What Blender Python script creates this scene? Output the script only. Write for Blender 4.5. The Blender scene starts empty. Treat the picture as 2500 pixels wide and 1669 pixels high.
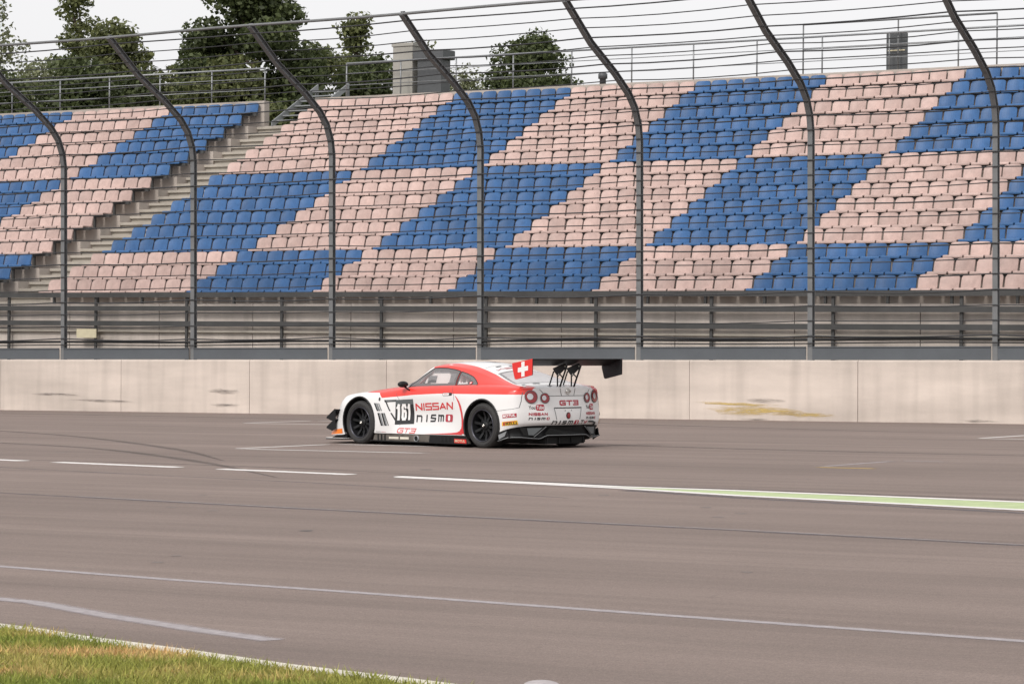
import bpy, bmesh, math, random
import numpy as np
from mathutils import Vector, Matrix, noise
from mathutils.bvhtree import BVHTree
R = math.radians
sc = bpy.context.scene
C = sc.collection
# ---------------------------------------------------------------- camera, sky, sun, exposure
F_PX, EYE, HORIZON = 6800.0, 1.36, 870.0            # photograph is 2500 x 1669 px
cam = bpy.data.cameras.new('camera'); cam_o = bpy.data.objects.new('camera', cam); C.objects.link(cam_o)
cam.sensor_width = 36.0; cam.lens = F_PX / 2500 * 36
cam.shift_y = (HORIZON - 834.5) / 2500
cam.clip_start = 0.5; cam.clip_end = 6000
cam_o.location = (0, 0, EYE); cam_o.rotation_euler = (R(90), 0, 0)
sc.camera = cam_o
SUN_EL, SUN_AZ = 42.0, 214.0                        # azimuth clockwise from +Y
w = bpy.data.worlds.new('World'); sc.world = w; w.use_nodes = True
nt = w.node_tree; nt.nodes.clear()
sky = nt.nodes.new('ShaderNodeTexSky'); sky.sky_type = 'NISHITA'; sky.sun_disc = False
sky.sun_elevation = R(SUN_EL); sky.sun_rotation = R(SUN_AZ); sky.air_density = 1.0; sky.dust_density = 4.0
hs = nt.nodes.new('ShaderNodeHueSaturation'); hs.inputs['Saturation'].default_value = 0.10
mx = nt.nodes.new('ShaderNodeMix'); mx.data_type = 'RGBA'; mx.inputs['Factor'].default_value = 0.6
mx.inputs['B'].default_value = (9.6, 9.5, 9.6, 1)     # even cloud cover over the clear sky
bg = nt.nodes.new('ShaderNodeBackground'); bg.inputs['Strength'].default_value = 0.10
wo = nt.nodes.new('ShaderNodeOutputWorld')
nt.links.new(sky.outputs[0], hs.inputs['Color']); nt.links.new(hs.outputs[0], mx.inputs['A'])
nt.links.new(mx.outputs['Result'], bg.inputs['Color']); nt.links.new(bg.outputs[0], wo.inputs[0])
sun = bpy.data.lights.new('sun', 'SUN'); sun.energy = 1.5; sun.angle = R(14); sun.color = (1.0, 0.94, 0.87)
sun_o = bpy.data.objects.new('sun', sun); C.objects.link(sun_o)
sd = Vector((math.sin(R(SUN_AZ)) * math.cos(R(SUN_EL)), math.cos(R(SUN_AZ)) * math.cos(R(SUN_EL)), math.sin(R(SUN_EL))))
sun_o.rotation_euler = sd.to_track_quat('Z', 'Y').to_euler()
sc.view_settings.view_transform = 'Standard'; sc.view_settings.look = 'None'
sc.view_settings.exposure = 0.35; sc.view_settings.gamma = 1.0; sc.view_settings.use_curve_mapping = False

random.seed(7); rng = np.random.default_rng(7)
# ---------------------------------------------------------------- helpers
def link(o, parent=None):
    C.objects.link(o)
    if parent: o.parent = parent
    return o
def tag(o, label=None, cat=None, group=None, kind=None):
    if label: o['label'] = label
    if cat: o['category'] = cat
    if group: o['group'] = group
    if kind: o['kind'] = kind
    return o
def empty(name, loc=(0, 0, 0), rot=(0, 0, 0)):
    o = bpy.data.objects.new(name, None); o.location = loc; o.rotation_euler = rot
    o.empty_display_size = 0.2
    return link(o)
def obj(name, verts, faces, m, parent=None, smooth=False, midx=None):
    me = bpy.data.meshes.new(name)
    me.from_pydata([tuple(v) for v in verts], [], [tuple(f) for f in faces])
    for mm in (m if isinstance(m, (list, tuple)) else [m]): me.materials.append(mm)
    if midx is not None: me.polygons.foreach_set('material_index', list(midx))
    if smooth: me.polygons.foreach_set('use_smooth', [True] * len(me.polygons))
    me.update()
    return link(bpy.data.objects.new(name, me), parent)
class MB:
    def __init__(s): s.v = []; s.f = []; s.m = []; s.cur = 0
    def add(s, vs, fs):
        b = len(s.v); s.v += [tuple(v) for v in vs]; s.f += [tuple(i + b for i in f) for f in fs]; s.m += [s.cur] * len(fs); return s
    def box(s, a, b):
        (x0, y0, z0), (x1, y1, z1) = a, b
        return s.add([(x0,y0,z0),(x1,y0,z0),(x1,y1,z0),(x0,y1,z0),(x0,y0,z1),(x1,y0,z1),(x1,y1,z1),(x0,y1,z1)],
                     [(0,3,2,1),(4,5,6,7),(0,1,5,4),(1,2,6,5),(2,3,7,6),(3,0,4,7)])
    def tube(s, pts, r, n=6, caps=True):
        pts = [Vector(p) for p in pts]; rs = r if isinstance(r, (list, tuple)) else [r] * len(pts)
        vs, fs = [], []
        for i, p in enumerate(pts):
            d = (pts[min(i + 1, len(pts) - 1)] - pts[max(i - 1, 0)]).normalized()
            a = d.orthogonal().normalized() if i == 0 else (a - d * a.dot(d)).normalized()
            b = d.cross(a)
            for k in range(n):
                t = 2 * math.pi * k / n; vs.append(p + (a * math.cos(t) + b * math.sin(t)) * rs[i])
        for i in range(len(pts) - 1):
            for k in range(n):
                fs.append((i*n+k, i*n+(k+1)%n, (i+1)*n+(k+1)%n, (i+1)*n+k))
        if caps: fs += [tuple(range(n))[::-1], tuple(range((len(pts)-1)*n, len(pts)*n))]
        return s.add(vs, fs)
    def lathe_y(s, prof, n=48, cx=0, cz=0):
        """prof: list of (y, r), turned round the y axis"""
        vs, fs = [], []
        for (y, r) in prof:
            for k in range(n):
                t = 2*math.pi*k/n; vs.append((cx + r*math.cos(t), y, cz + r*math.sin(t)))
        for i in range(len(prof)-1):
            for k in range(n):
                fs.append((i*n+k, i*n+(k+1)%n, (i+1)*n+(k+1)%n, (i+1)*n+k))
        return s.add(vs, fs)
    def prism(s, poly, axis, a, b):
        """poly in the two other axes (cyclic order), extruded along axis a..b"""
        n = len(poly)
        def P(p, h):
            return {'y': (p[0], h, p[1]), 'x': (h, p[0], p[1]), 'z': (p[0], p[1], h)}[axis]
        vs = [P(p, a) for p in poly] + [P(p, b) for p in poly]
        return s.add(vs, [tuple(range(n)), tuple(range(n, 2*n))[::-1]] + [(i, i+n, (i+1)%n+n, (i+1)%n) for i in range(n)])
    def build(s, name, m, parent=None, smooth=False):
        o = obj(name, s.v, s.f, m, parent, smooth, s.m if isinstance(m, (list, tuple)) else None)
        bm = bmesh.new(); bm.from_mesh(o.data); bmesh.ops.recalc_face_normals(bm, faces=bm.faces); bm.to_mesh(o.data); bm.free()
        return o
def bevel(o, w=0.01, seg=2):
    m = o.modifiers.new('bevel', 'BEVEL'); m.width = w; m.segments = seg; m.limit_method = 'ANGLE'; m.angle_limit = R(40)
    return o

# ---------------------------------------------------------------- materials
def new_mat(name):
    m = bpy.data.materials.new(name); m.use_nodes = True
    nt = m.node_tree; p = nt.nodes['Principled BSDF']
    return m, nt, p
def N(nt, t, **kw):
    n = nt.nodes.new(t)
    for k, v in kw.items():
        if k in n.inputs.keys(): n.inputs[k].default_value = v
        else: setattr(n, k, v)
    return n
def mat(name, col, rough=0.6, metal=0.0, var=0.0, scale=8.0, bump=0.0, coat=0.0, stretch=None, spec=None, coord='Object'):
    m, nt, p = new_mat(name)
    p.inputs['Base Color'].default_value = (*col, 1); p.inputs['Roughness'].default_value = rough
    p.inputs['Metallic'].default_value = metal; p.inputs['Coat Weight'].default_value = coat
    p.inputs['Coat Roughness'].default_value = 0.06
    if spec is not None: p.inputs['Specular IOR Level'].default_value = spec
    if var or bump:
        tc = N(nt, 'ShaderNodeTexCoord'); mp = N(nt, 'ShaderNodeMapping')
        if stretch: mp.inputs['Scale'].default_value = stretch
        nz = N(nt, 'ShaderNodeTexNoise', Scale=scale, Detail=6.0, Roughness=0.62)
        nt.links.new(tc.outputs[coord], mp.inputs[0]); nt.links.new(mp.outputs[0], nz.inputs['Vector'])
        if var:
            mr = N(nt, 'ShaderNodeMapRange'); mr.inputs['From Min'].default_value = 0.28; mr.inputs['From Max'].default_value = 0.72
            mr.inputs['To Min'].default_value = 1 - var; mr.inputs['To Max'].default_value = 1 + var
            mu = N(nt, 'ShaderNodeVectorMath', operation='SCALE'); mu.inputs[0].default_value = col
            nt.links.new(nz.outputs['Fac'], mr.inputs['Value']); nt.links.new(mr.outputs[0], mu.inputs['Scale'])
            nt.links.new(mu.outputs[0], p.inputs['Base Color'])
        if bump:
            b = N(nt, 'ShaderNodeBump', Strength=bump, Distance=0.02)
            nt.links.new(nz.outputs['Fac'], b.inputs['Height']); nt.links.new(b.outputs[0], p.inputs['Normal'])
    return m
TH = math.atan2(6800, 10680)                         # track, wall and grandstand run at this angle
M = {}
def asphalt():
    m, nt, p = new_mat('asphalt')
    tc = N(nt, 'ShaderNodeTexCoord'); mp = N(nt, 'ShaderNodeMapping'); mp.inputs['Rotation'].default_value = (0, 0, TH)
    nt.links.new(tc.outputs['Object'], mp.inputs[0])
    def noi(sc, st, det=5.0, ro=0.6):
        k = N(nt, 'ShaderNodeMapping'); k.inputs['Scale'].default_value = st
        n = N(nt, 'ShaderNodeTexNoise', Scale=sc, Detail=det, Roughness=ro)
        nt.links.new(mp.outputs[0], k.inputs[0]); nt.links.new(k.outputs[0], n.inputs['Vector']); return n.outputs['Fac']
    def rng_(s, a, b, lo, hi):
        r = N(nt, 'ShaderNodeMapRange'); r.inputs['From Min'].default_value = a; r.inputs['From Max'].default_value = b
        r.inputs['To Min'].default_value = lo; r.inputs['To Max'].default_value = hi; nt.links.new(s, r.inputs['Value']); return r.outputs[0]
    def mul(a, b):
        k = N(nt, 'ShaderNodeMath', operation='MULTIPLY'); nt.links.new(a, k.inputs[0]); nt.links.new(b, k.inputs[1]); return k.outputs[0]
    grain = mul(rng_(noi(85, (1, 1, 1), 2, .8), .3, .7, .76, 1.24), rng_(noi(24, (1, 1, 1), 4, .8), .3, .7, .86, 1.13))
    streak = rng_(noi(1.0, (.05, 1.9, 1), 7, .70), .3, .7, .82, 1.13)
    lane = rng_(noi(.35, (.03, .8, 1), 3, .5), .32, .68, .92, 1.08)
    blot = rng_(noi(.55, (.45, 1, 1), 5, .65), .3, .7, .91, 1.08)
    speck = rng_(noi(3.2, (.8, 1.2, 1), 5, .7), .63, .74, 1.0, .80)
    f = mul(mul(mul(mul(grain, streak), lane), blot), speck)
    v = N(nt, 'ShaderNodeVectorMath', operation='SCALE'); v.inputs[0].default_value = (.232, .183, .162)
    nt.links.new(f, v.inputs['Scale']); nt.links.new(v.outputs[0], p.inputs['Base Color'])
    p.inputs['Roughness'].default_value = .88; p.inputs['Specular IOR Level'].default_value = .25
    b = N(nt, 'ShaderNodeBump', Strength=.6, Distance=.012); nt.links.new(noi(90, (1, 1, 1), 3, .8), b.inputs['Height']); nt.links.new(b.outputs[0], p.inputs['Normal'])
    return m
def concrete(name, col, sx=.35, streaks=.14, grime=.25):
    """cast concrete: blotches, run-off streaks and a dirty splash zone at the foot (Object coordinates, z up)"""
    m, nt, p = new_mat(name)
    tc = N(nt, 'ShaderNodeTexCoord')
    def noi(sc, st, det=6.0, ro=.62):
        k = N(nt, 'ShaderNodeMapping'); k.inputs['Scale'].default_value = st
        n = N(nt, 'ShaderNodeTexNoise', Scale=sc, Detail=det, Roughness=ro)
        nt.links.new(tc.outputs['Object'], k.inputs[0]); nt.links.new(k.outputs[0], n.inputs['Vector']); return n.outputs['Fac']
    def rng_(s, a, b, lo, hi):
        r = N(nt, 'ShaderNodeMapRange'); r.inputs['From Min'].default_value = a; r.inputs['From Max'].default_value = b
        r.inputs['To Min'].default_value = lo; r.inputs['To Max'].default_value = hi; nt.links.new(s, r.inputs['Value']); return r.outputs[0]
    def mul(a, b):
        k = N(nt, 'ShaderNodeMath', operation='MULTIPLY'); nt.links.new(a, k.inputs[0]); nt.links.new(b, k.inputs[1]); return k.outputs[0]
    f = mul(rng_(noi(.9, (sx, 1, 1)), .3, .7, 1 - streaks, 1 + streaks * .6), rng_(noi(2.0, (1.6, 1, .16), 2.0, .5), .45, .75, 1.02, 1 - streaks * .8))
    f = mul(f, rng_(noi(1.2, (.16, 1, 1.6), 3.0, .55), .38, .70, 1.03, 1 - grime * .5))
    f = mul(f, rng_(noi(45, (1, 1, 1), 4, .75), .25, .75, .95, 1.05))
    v = N(nt, 'ShaderNodeVectorMath', operation='SCALE'); v.inputs[0].default_value = col
    nt.links.new(f, v.inputs['Scale']); nt.links.new(v.outputs[0], p.inputs['Base Color'])
    p.inputs['Roughness'].default_value = .85; p.inputs['Specular IOR Level'].default_value = .3
    b = N(nt, 'ShaderNodeBump', Strength=.25, Distance=.01); nt.links.new(noi(30, (1, 1, 1), 5, .7), b.inputs['Height']); nt.links.new(b.outputs[0], p.inputs['Normal'])
    return m
M['asphalt'] = asphalt()
M['wall'] = concrete('wall_concrete', (.60, .523, .467), streaks=.17, grime=.24)
M['stand'] = concrete('stand_concrete', (.46, .41, .37), 1.0, .18, .3)
M['step'] = concrete('step_concrete', (.40, .365, .32), 1.0, .15, .2)
M['kerb'] = mat('kerb_concrete', (.62, .58, .50), .85, var=.18, scale=5, bump=.3)
def paint(name, col, lo, hi, scale=9.0, rough=.75, k=1.0):
    """road paint or rubber that is worn thin: coverage from the ribbon's 'cov' attribute broken up by noise"""
    m, nt, p = new_mat(name); p.inputs['Base Color'].default_value = (*col, 1); p.inputs['Roughness'].default_value = rough; p.inputs['Specular IOR Level'].default_value = .25
    at = N(nt, 'ShaderNodeAttribute', attribute_name='cov'); ge = N(nt, 'ShaderNodeNewGeometry'); nz = N(nt, 'ShaderNodeTexNoise', Scale=scale, Detail=6.0, Roughness=.75)
    nt.links.new(ge.outputs['Position'], nz.inputs['Vector'])
    ad = N(nt, 'ShaderNodeMath', operation='ADD'); nt.links.new(at.outputs['Fac'], ad.inputs[0]); nt.links.new(nz.outputs['Fac'], ad.inputs[1])
    mr = N(nt, 'ShaderNodeMapRange'); mr.inputs['From Min'].default_value = lo; mr.inputs['From Max'].default_value = hi; mr.inputs['To Max'].default_value = k
    nt.links.new(ad.outputs[0], mr.inputs['Value']); nt.links.new(mr.outputs[0], p.inputs['Alpha'])
    return m
M['paint_white'] = paint('road_paint_white', (.72, .69, .67), .65, 1.05, 12)
M['paint_green'] = mat('road_paint_green', (.42, .50, .26), .7, var=.16, scale=5)
M['paint_old'] = paint('road_paint_worn', (.40, .365, .375), .75, 1.6, 14, k=.95)
M['paint_seam'] = paint('road_seam', (.15, .133, .14), .7, 1.5, 8, k=.75)
M['tar_line'] = paint('tar_line', (.085, .075, .07), .7, 1.4, 8, k=.85)
M['paint_yellow'] = paint('road_paint_yellow', (.55, .38, .09), .7, 1.3, 12)
M['rubber'] = paint('rubber_mark', (.11, .095, .09), .7, 2.0, 2.2, k=.65)
M['patch'] = mat('asphalt_patch', (.165, .135, .122), .85, var=.25, scale=14); M['patch_dark'] = mat('tar_patch', (.10, .086, .08), .8, var=.25, scale=14)
M['patch_pale'] = mat('paint_patch', (.40, .365, .37), .8, var=.3, scale=14)
def scuff_mat(name, col, amt):
    """a rubbed-on mark: dense in the middle, broken up and fading out at its rim"""
    m, nt, p = new_mat(name); p.inputs['Base Color'].default_value = (*col, 1); p.inputs['Roughness'].default_value = .85
    tc = N(nt, 'ShaderNodeTexCoord'); vm = N(nt, 'ShaderNodeVectorMath', operation='SUBTRACT'); vm.inputs[1].default_value = (.5, .5, .5); nt.links.new(tc.outputs['Generated'], vm.inputs[0])
    m0 = N(nt, 'ShaderNodeVectorMath', operation='MULTIPLY'); m0.inputs[1].default_value = (1, 0, 1); nt.links.new(vm.outputs[0], m0.inputs[0])
    ln = N(nt, 'ShaderNodeVectorMath', operation='LENGTH'); nt.links.new(m0.outputs[0], ln.inputs[0])
    r1 = N(nt, 'ShaderNodeMapRange'); r1.inputs['From Min'].default_value = .5; r1.inputs['From Max'].default_value = .05; nt.links.new(ln.outputs['Value'], r1.inputs['Value'])
    mp = N(nt, 'ShaderNodeMapping'); mp.inputs['Scale'].default_value = (.8, 1, 9); nz = N(nt, 'ShaderNodeTexNoise', Scale=3.0, Detail=7.0, Roughness=.7); nt.links.new(tc.outputs['Object'], mp.inputs[0]); nt.links.new(mp.outputs[0], nz.inputs['Vector'])
    r2 = N(nt, 'ShaderNodeMapRange'); r2.inputs['From Min'].default_value = .36; r2.inputs['From Max'].default_value = .66; nt.links.new(nz.outputs['Fac'], r2.inputs['Value'])
    a = N(nt, 'ShaderNodeMath', operation='MULTIPLY'); nt.links.new(r1.outputs[0], a.inputs[0]); nt.links.new(r2.outputs[0], a.inputs[1])
    b = N(nt, 'ShaderNodeMath', operation='MULTIPLY'); b.inputs[1].default_value = amt; b.use_clamp = True; nt.links.new(a.outputs[0], b.inputs[0]); nt.links.new(b.outputs[0], p.inputs['Alpha'])
    return m
M['scrape_yellow'] = scuff_mat('wall_scrape_yellow', (.56, .41, .14), 1.5); M['scuff'] = scuff_mat('wall_scuff', (.20, .18, .165), 1.0)
M['steel'] = mat('fence_steel', (.17, .175, .18), .5, .25, var=.15, scale=4)
M['steel_light'] = mat('galvanised_steel', (.26, .27, .28), .45, .35, var=.12, scale=5)
M['plate'] = mat('kick_plate_steel', (.088, .098, .11), .55, .1, var=.12, scale=1.2)
M['cable'] = mat('cable_steel', (.045, .046, .05), .5, .3, var=.1)
M['black'] = mat('black_rubber', (.012, .012, .013), .6, var=.1)
M['band'] = mat('dark_rail_steel', (.06, .06, .06), .55, .1, var=.2, scale=2)
def seat_mat(name, col):
    """moulded plastic, each seat faded and dusty to its own degree"""
    m, nt, p = new_mat(name)
    oi = N(nt, 'ShaderNodeObjectInfo'); ge = N(nt, 'ShaderNodeNewGeometry'); ad = N(nt, 'ShaderNodeMath', operation='ADD'); fr = N(nt, 'ShaderNodeMath', operation='FRACT')
    nt.links.new(oi.outputs['Random'], ad.inputs[0]); nt.links.new(ge.outputs['Random Per Island'], ad.inputs[1]); nt.links.new(ad.outputs[0], fr.inputs[0])
    mr = N(nt, 'ShaderNodeMapRange'); mr.inputs['To Min'].default_value = .84; mr.inputs['To Max'].default_value = 1.14; nt.links.new(fr.outputs[0], mr.inputs['Value'])
    tc = N(nt, 'ShaderNodeTexCoord'); nz = N(nt, 'ShaderNodeTexNoise', Scale=5.0, Detail=6.0, Roughness=.65); nt.links.new(ge.outputs['Position'], nz.inputs['Vector'])
    m2 = N(nt, 'ShaderNodeMapRange'); m2.inputs['From Min'].default_value = .3; m2.inputs['From Max'].default_value = .7; m2.inputs['To Min'].default_value = .84; m2.inputs['To Max'].default_value = 1.12
    nt.links.new(nz.outputs['Fac'], m2.inputs['Value'])
    mu = N(nt, 'ShaderNodeMath', operation='MULTIPLY'); nt.links.new(mr.outputs[0], mu.inputs[0]); nt.links.new(m2.outputs[0], mu.inputs[1])
    v = N(nt, 'ShaderNodeVectorMath', operation='SCALE'); v.inputs[0].default_value = col; nt.links.new(mu.outputs[0], v.inputs['Scale']); nt.links.new(v.outputs[0], p.inputs['Base Color'])
    p.inputs['Roughness'].default_value = .48; p.inputs['Specular IOR Level'].default_value = .35
    return m
M['seat_blue'] = seat_mat('seat_plastic_blue', (.036, .108, .255)); M['seat_beige'] = seat_mat('seat_plastic_beige', (.475, .348, .315))
M['parapet'] = concrete('parapet_concrete', (.56, .50, .455), 1.0, .2, .3)
M['cream'] = mat('cream_enamel', (.60, .54, .38), .5, var=.06)
M['dark_panel'] = mat('dark_panel', (.075, .08, .085), .5, var=.1)
M['pillar'] = concrete('pillar_concrete', (.34, .33, .30), 1.0, .1, .2)
def leaf_mat(name, a, b, trans=.35):
    m, nt, p = new_mat(name)
    g = N(nt, 'ShaderNodeNewGeometry'); cr = N(nt, 'ShaderNodeValToRGB')
    cr.color_ramp.elements[0].color = (*a, 1); cr.color_ramp.elements[1].color = (*b, 1)
    nt.links.new(g.outputs['Random Per Island'], cr.inputs[0]); nt.links.new(cr.outputs[0], p.inputs['Base Color'])
    p.inputs['Roughness'].default_value = .55; p.inputs['Specular IOR Level'].default_value = .3
    tr = N(nt, 'ShaderNodeBsdfTranslucent'); ms = N(nt, 'ShaderNodeMixShader'); ms.inputs[0].default_value = trans
    nt.links.new(cr.outputs[0], tr.inputs['Color'])
    out = nt.nodes['Material Output']
    nt.links.new(p.outputs[0], ms.inputs[1]); nt.links.new(tr.outputs[0], ms.inputs[2]); nt.links.new(ms.outputs[0], out.inputs[0])
    return m
M['leaf_dark'] = leaf_mat('leaf_dark', (.048, .064, .026), (.115, .140, .055))
M['leaf_mid'] = leaf_mat('leaf_mid', (.085, .100, .040), (.185, .200, .080))
M['leaf_pale'] = leaf_mat('leaf_pale', (.14, .155, .085), (.25, .265, .15))
M['bark'] = mat('bark', (.075, .055, .042), .9, var=.3, scale=6, bump=.4, stretch=(3, 3, .6))
# ---------------------------------------------------------------- photo pixel -> place
def ground(u, v, z=0.0):
    Y = (EYE - z) * F_PX / (v - HORIZON)
    return Vector(((u - 1250) / F_PX * Y, Y, z))
W0 = Vector((0, 62.67, 0)); CT, ST = math.cos(TH), math.sin(TH)
def wl(l, d, z=0.0):                                  # wall frame (along, behind, up) -> world
    return Vector((l * CT + d * ST, 62.67 - l * ST + d * CT, z))
def l_of(u, d):                                       # pixel column -> distance along a plane d metres behind the wall
    k = (u - 1250) / F_PX
    return (k * (62.67 + d * CT) - d * ST) / (CT + k * ST)
FRAME = dict(loc=W0, rot=(0, 0, -TH))

# ---------------------------------------------------------------- ground, track, markings
M['field'] = mat('field_grass', (.10, .12, .045), .95, var=.3, scale=.4)
tag(obj('ground', [(-3000, -300, -.06), (3000, -300, -.06), (3000, 5000, -.06), (-3000, 5000, -.06)], [(0, 1, 2, 3)], M['field']), kind='structure')
a, b, c_, d_ = wl(-140, .1), wl(140, .1), wl(140, -75), wl(-140, -75)
tag(obj('track', [a, d_, c_, b], [(0, 1, 2, 3)], M['asphalt']), kind='structure')
def strip_pts(pts, wd, z):
    pts = [Vector((p[0], p[1], 0)) for p in pts]; vs = []
    for i, p in enumerate(pts):
        d = (pts[min(i+1, len(pts)-1)] - pts[max(i-1, 0)]).normalized(); n = Vector((-d.y, d.x, 0))
        ww = wd[i] if isinstance(wd, (list, tuple)) else wd
        vs += [(p + n * ww / 2 + Vector((0, 0, z))), (p - n * ww / 2 + Vector((0, 0, z)))]
    return vs, [(2*i, 2*i+1, 2*i+3, 2*i+2) for i in range(len(pts) - 1)]
def dense(pix, n=24):
    """even ground points along a pixel polyline"""
    out = []
    for (u0, v0), (u1, v1) in zip(pix[:-1], pix[1:]):
        for k in range(n): out.append(ground(u0 + (u1-u0)*k/n, v0 + (v1-v0)*k/n))
    out.append(ground(*pix[-1])); return out
def strip_obj(name, pts, wds, m, z):
    """ribbon lying on the ground; point attribute 'cov' runs 0 at the edges to 1 on the centre line"""
    pts = [Vector((p[0], p[1], 0)) for p in pts]; vs, fs, cov = [], [], []
    for i, p in enumerate(pts):
        d = (pts[min(i+1, len(pts)-1)] - pts[max(i-1, 0)]).normalized(); n = Vector((-d.y, d.x, 0)); ww = wds[i]
        for t, c in ((.62, 0), (.2, 1), (-.2, 1), (-.62, 0)): vs.append(p + n * ww * t + Vector((0, 0, z))); cov.append(c if 0 < i < len(pts) - 1 else c * .15)
    for i in range(len(pts) - 1):
        for k in range(3): fs.append((4*i+k, 4*i+k+1, 4*i+5+k, 4*i+4+k))
    o = obj(name, vs, fs, m); at = o.data.attributes.new('cov', 'FLOAT', 'POINT'); at.data.foreach_set('value', cov)
    return tag(o, kind='structure')
def marking(name, pix, wd, m, z=.002, jitter=.0):
    pts = dense(pix)
    return strip_obj(name, pts, [wd * (1 + jitter * (random.random() - .5)) for _ in pts], m, z)
for (u0, u1) in ((-260, 62), (135, 440), (535, 862)):
    f_ = lambda u: 1122 + .0418 * u
    marking('dashed_line', [(u0, f_(u0)), ((u0+u1)/2, f_((u0+u1)/2)), (u1, f_(u1))], .26, M['paint_white'], jitter=.2)
top = [(965, 1162.5), (1250, 1175.6), (1516, 1188), (1809, 1198), (2500, 1225.6), (2900, 1241), (3700, 1272)]
bot = [(965, 1164.5), (1250, 1178.0), (1516, 1191.8), (1809, 1210), (2500, 1245), (2900, 1266), (3700, 1312)]
marking('pit_exit_line', top, .20, M['paint_white'], .0035)
marking('pit_exit_line', bot, .20, M['paint_white'], .004)
tp, bp = dense(top), dense(bot)
tag(obj('green_pit_exit_band', [p + Vector((0, 0, .0015)) for p in tp] + [p + Vector((0, 0, .0015)) for p in bp],
    [(i, i + 1, len(tp) + i + 1, len(tp) + i) for i in range(len(tp) - 1)], M['paint_green']), kind='structure')
marking('tar_seam', [(965, 1158.5), (1516, 1184.5), (1809, 1193.5), (2500, 1220), (2900, 1235)], .10, M['tar_line'], .002, .5)
marking('tar_seam', [(1516, 1196), (1809, 1215), (2500, 1252), (2900, 1273)], .22, M['paint_seam'], .002, .5)
marking('asphalt_joint', [(-200, 1193), (0, 1202.7), (319, 1219.7), (639, 1236.8), (1250, 1267.6), (1782, 1294), (2500, 1331.5), (2800, 1346)], .11, M['paint_seam'], jitter=.7)
marking('worn_joint_line', [(180, 1211), (639, 1235.2), (1250, 1265.8), (1782, 1292), (2500, 1329.5), (2800, 1344)], .045, M['paint_old'], .0035, .6)
marking('worn_line', [(-200, 1366), (0, 1382), (426, 1415), (798, 1440.6), (1250, 1474), (1835, 1516.7), (2500, 1564.6), (2800, 1587)], .145, M['paint_old'], jitter=.05)
marking('worn_line', [(-200, 1440), (0, 1462), (80, 1469), (266, 1503), (479, 1536.5), (672, 1563)], .19, M['paint_old'], jitter=.04)
marking('tar_seam', [(-200, 1130), (300, 1156), (760, 1178), (1400, 1216)], .07, M['paint_seam'], jitter=.8)
for u, v, du in ((748, 1295, 62), (430, 1356, 50), (385, 1372, 55), (520, 1246, 50), (418, 1238, 50), (1725, 1238, 52), (1810, 1253, 52), (1752, 1262, 52), (1823, 1396, 52),
                 (1040, 1146, 60), (495, 1208, 40), (1475, 1208, 50), (150, 1104, 55), (1895, 1080, 25)):
    c0 = ground(u, v); rr = du / 2 / F_PX * c0.y * .62
    vs = [(c0.x + rr * math.cos(t) * random.uniform(.75, 1.1), c0.y + rr * 1.5 * math.sin(t) * random.uniform(.7, 1.1), .0015) for t in np.linspace(0, 2*math.pi, 14)[:-1]]
    tag(obj('tar_patch', vs, [tuple(range(len(vs)))], M['patch_dark' if du > 58 else 'patch']), kind='structure')
for pts, wd_ in (([(-200, 1040), (150, 1062), (420, 1095), (560, 1128)], .22), ([(-200, 1072), (200, 1092), (480, 1126), (700, 1170)], .24), ([(-100, 1118), (300, 1128), (700, 1142), (1100, 1160)], .18),
                 ([(1480, 1085), (1900, 1098), (2500, 1112), (2800, 1118)], .30), ([(1150, 1022), (1700, 1040), (2500, 1062)], .35), ([(-200, 1005), (500, 1018), (1200, 1036)], .40)):
    g_ = [ground(*p_) for p_ in pts]; g_ = [2*g_[0] - g_[1]] + g_ + [2*g_[-1] - g_[-2]]; sp_ = []
    for i_ in range(1, len(g_) - 2):                  # smooth arc through the points on the ground
        for t in np.linspace(0, 1, 16, endpoint=False):
            a_, b_, c_, d_ = g_[i_-1], g_[i_], g_[i_+1], g_[i_+2]
            sp_.append(.5 * (2*b_ + (c_-a_)*t + (2*a_-5*b_+4*c_-d_)*t*t + (3*b_-a_-3*c_+d_)*t**3))
    strip_obj('rubber_mark', sp_, [wd_ * random.uniform(.85, 1.15) * min(1, (len(sp_) - k_) / 20 + .15) for k_ in range(len(sp_))], M['rubber'], .0012)
def grid_slot(u, v, back, m, m2=None):
    p = ground(u, v); el = Vector((CT, -ST, 0)); ed = Vector((ST, CT, 0))
    for q, (a_, b_) in enumerate(((p, p + ed * 2.5), (p, p + el * back), (p + ed * 2.5, p + ed * 2.5 + el * back * .8))):
        strip_obj('grid_slot_line', [a_ + (b_ - a_) * t / 6 for t in range(7)], [.13] * 7, m2 if (m2 and q == 1) else m, .0018 + .0004 * q)
grid_slot(566, 1095, 3.6, M['paint_white']); grid_slot(588, 1032.5, 3.4, M['paint_white'])
grid_slot(2385, 1070, 3.6, M['paint_white']); grid_slot(1985, 1140, .9, M['paint_old'], M['paint_yellow'])
q = ground(1322, 1672)
tag(obj('round_paint_mark', [(q.x + .075 * math.cos(t), q.y + .19 * math.sin(t), .0015) for t in np.linspace(0, 2*math.pi, 25)[:-1]], [tuple(range(24))], M['patch_pale']), kind='structure')
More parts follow.
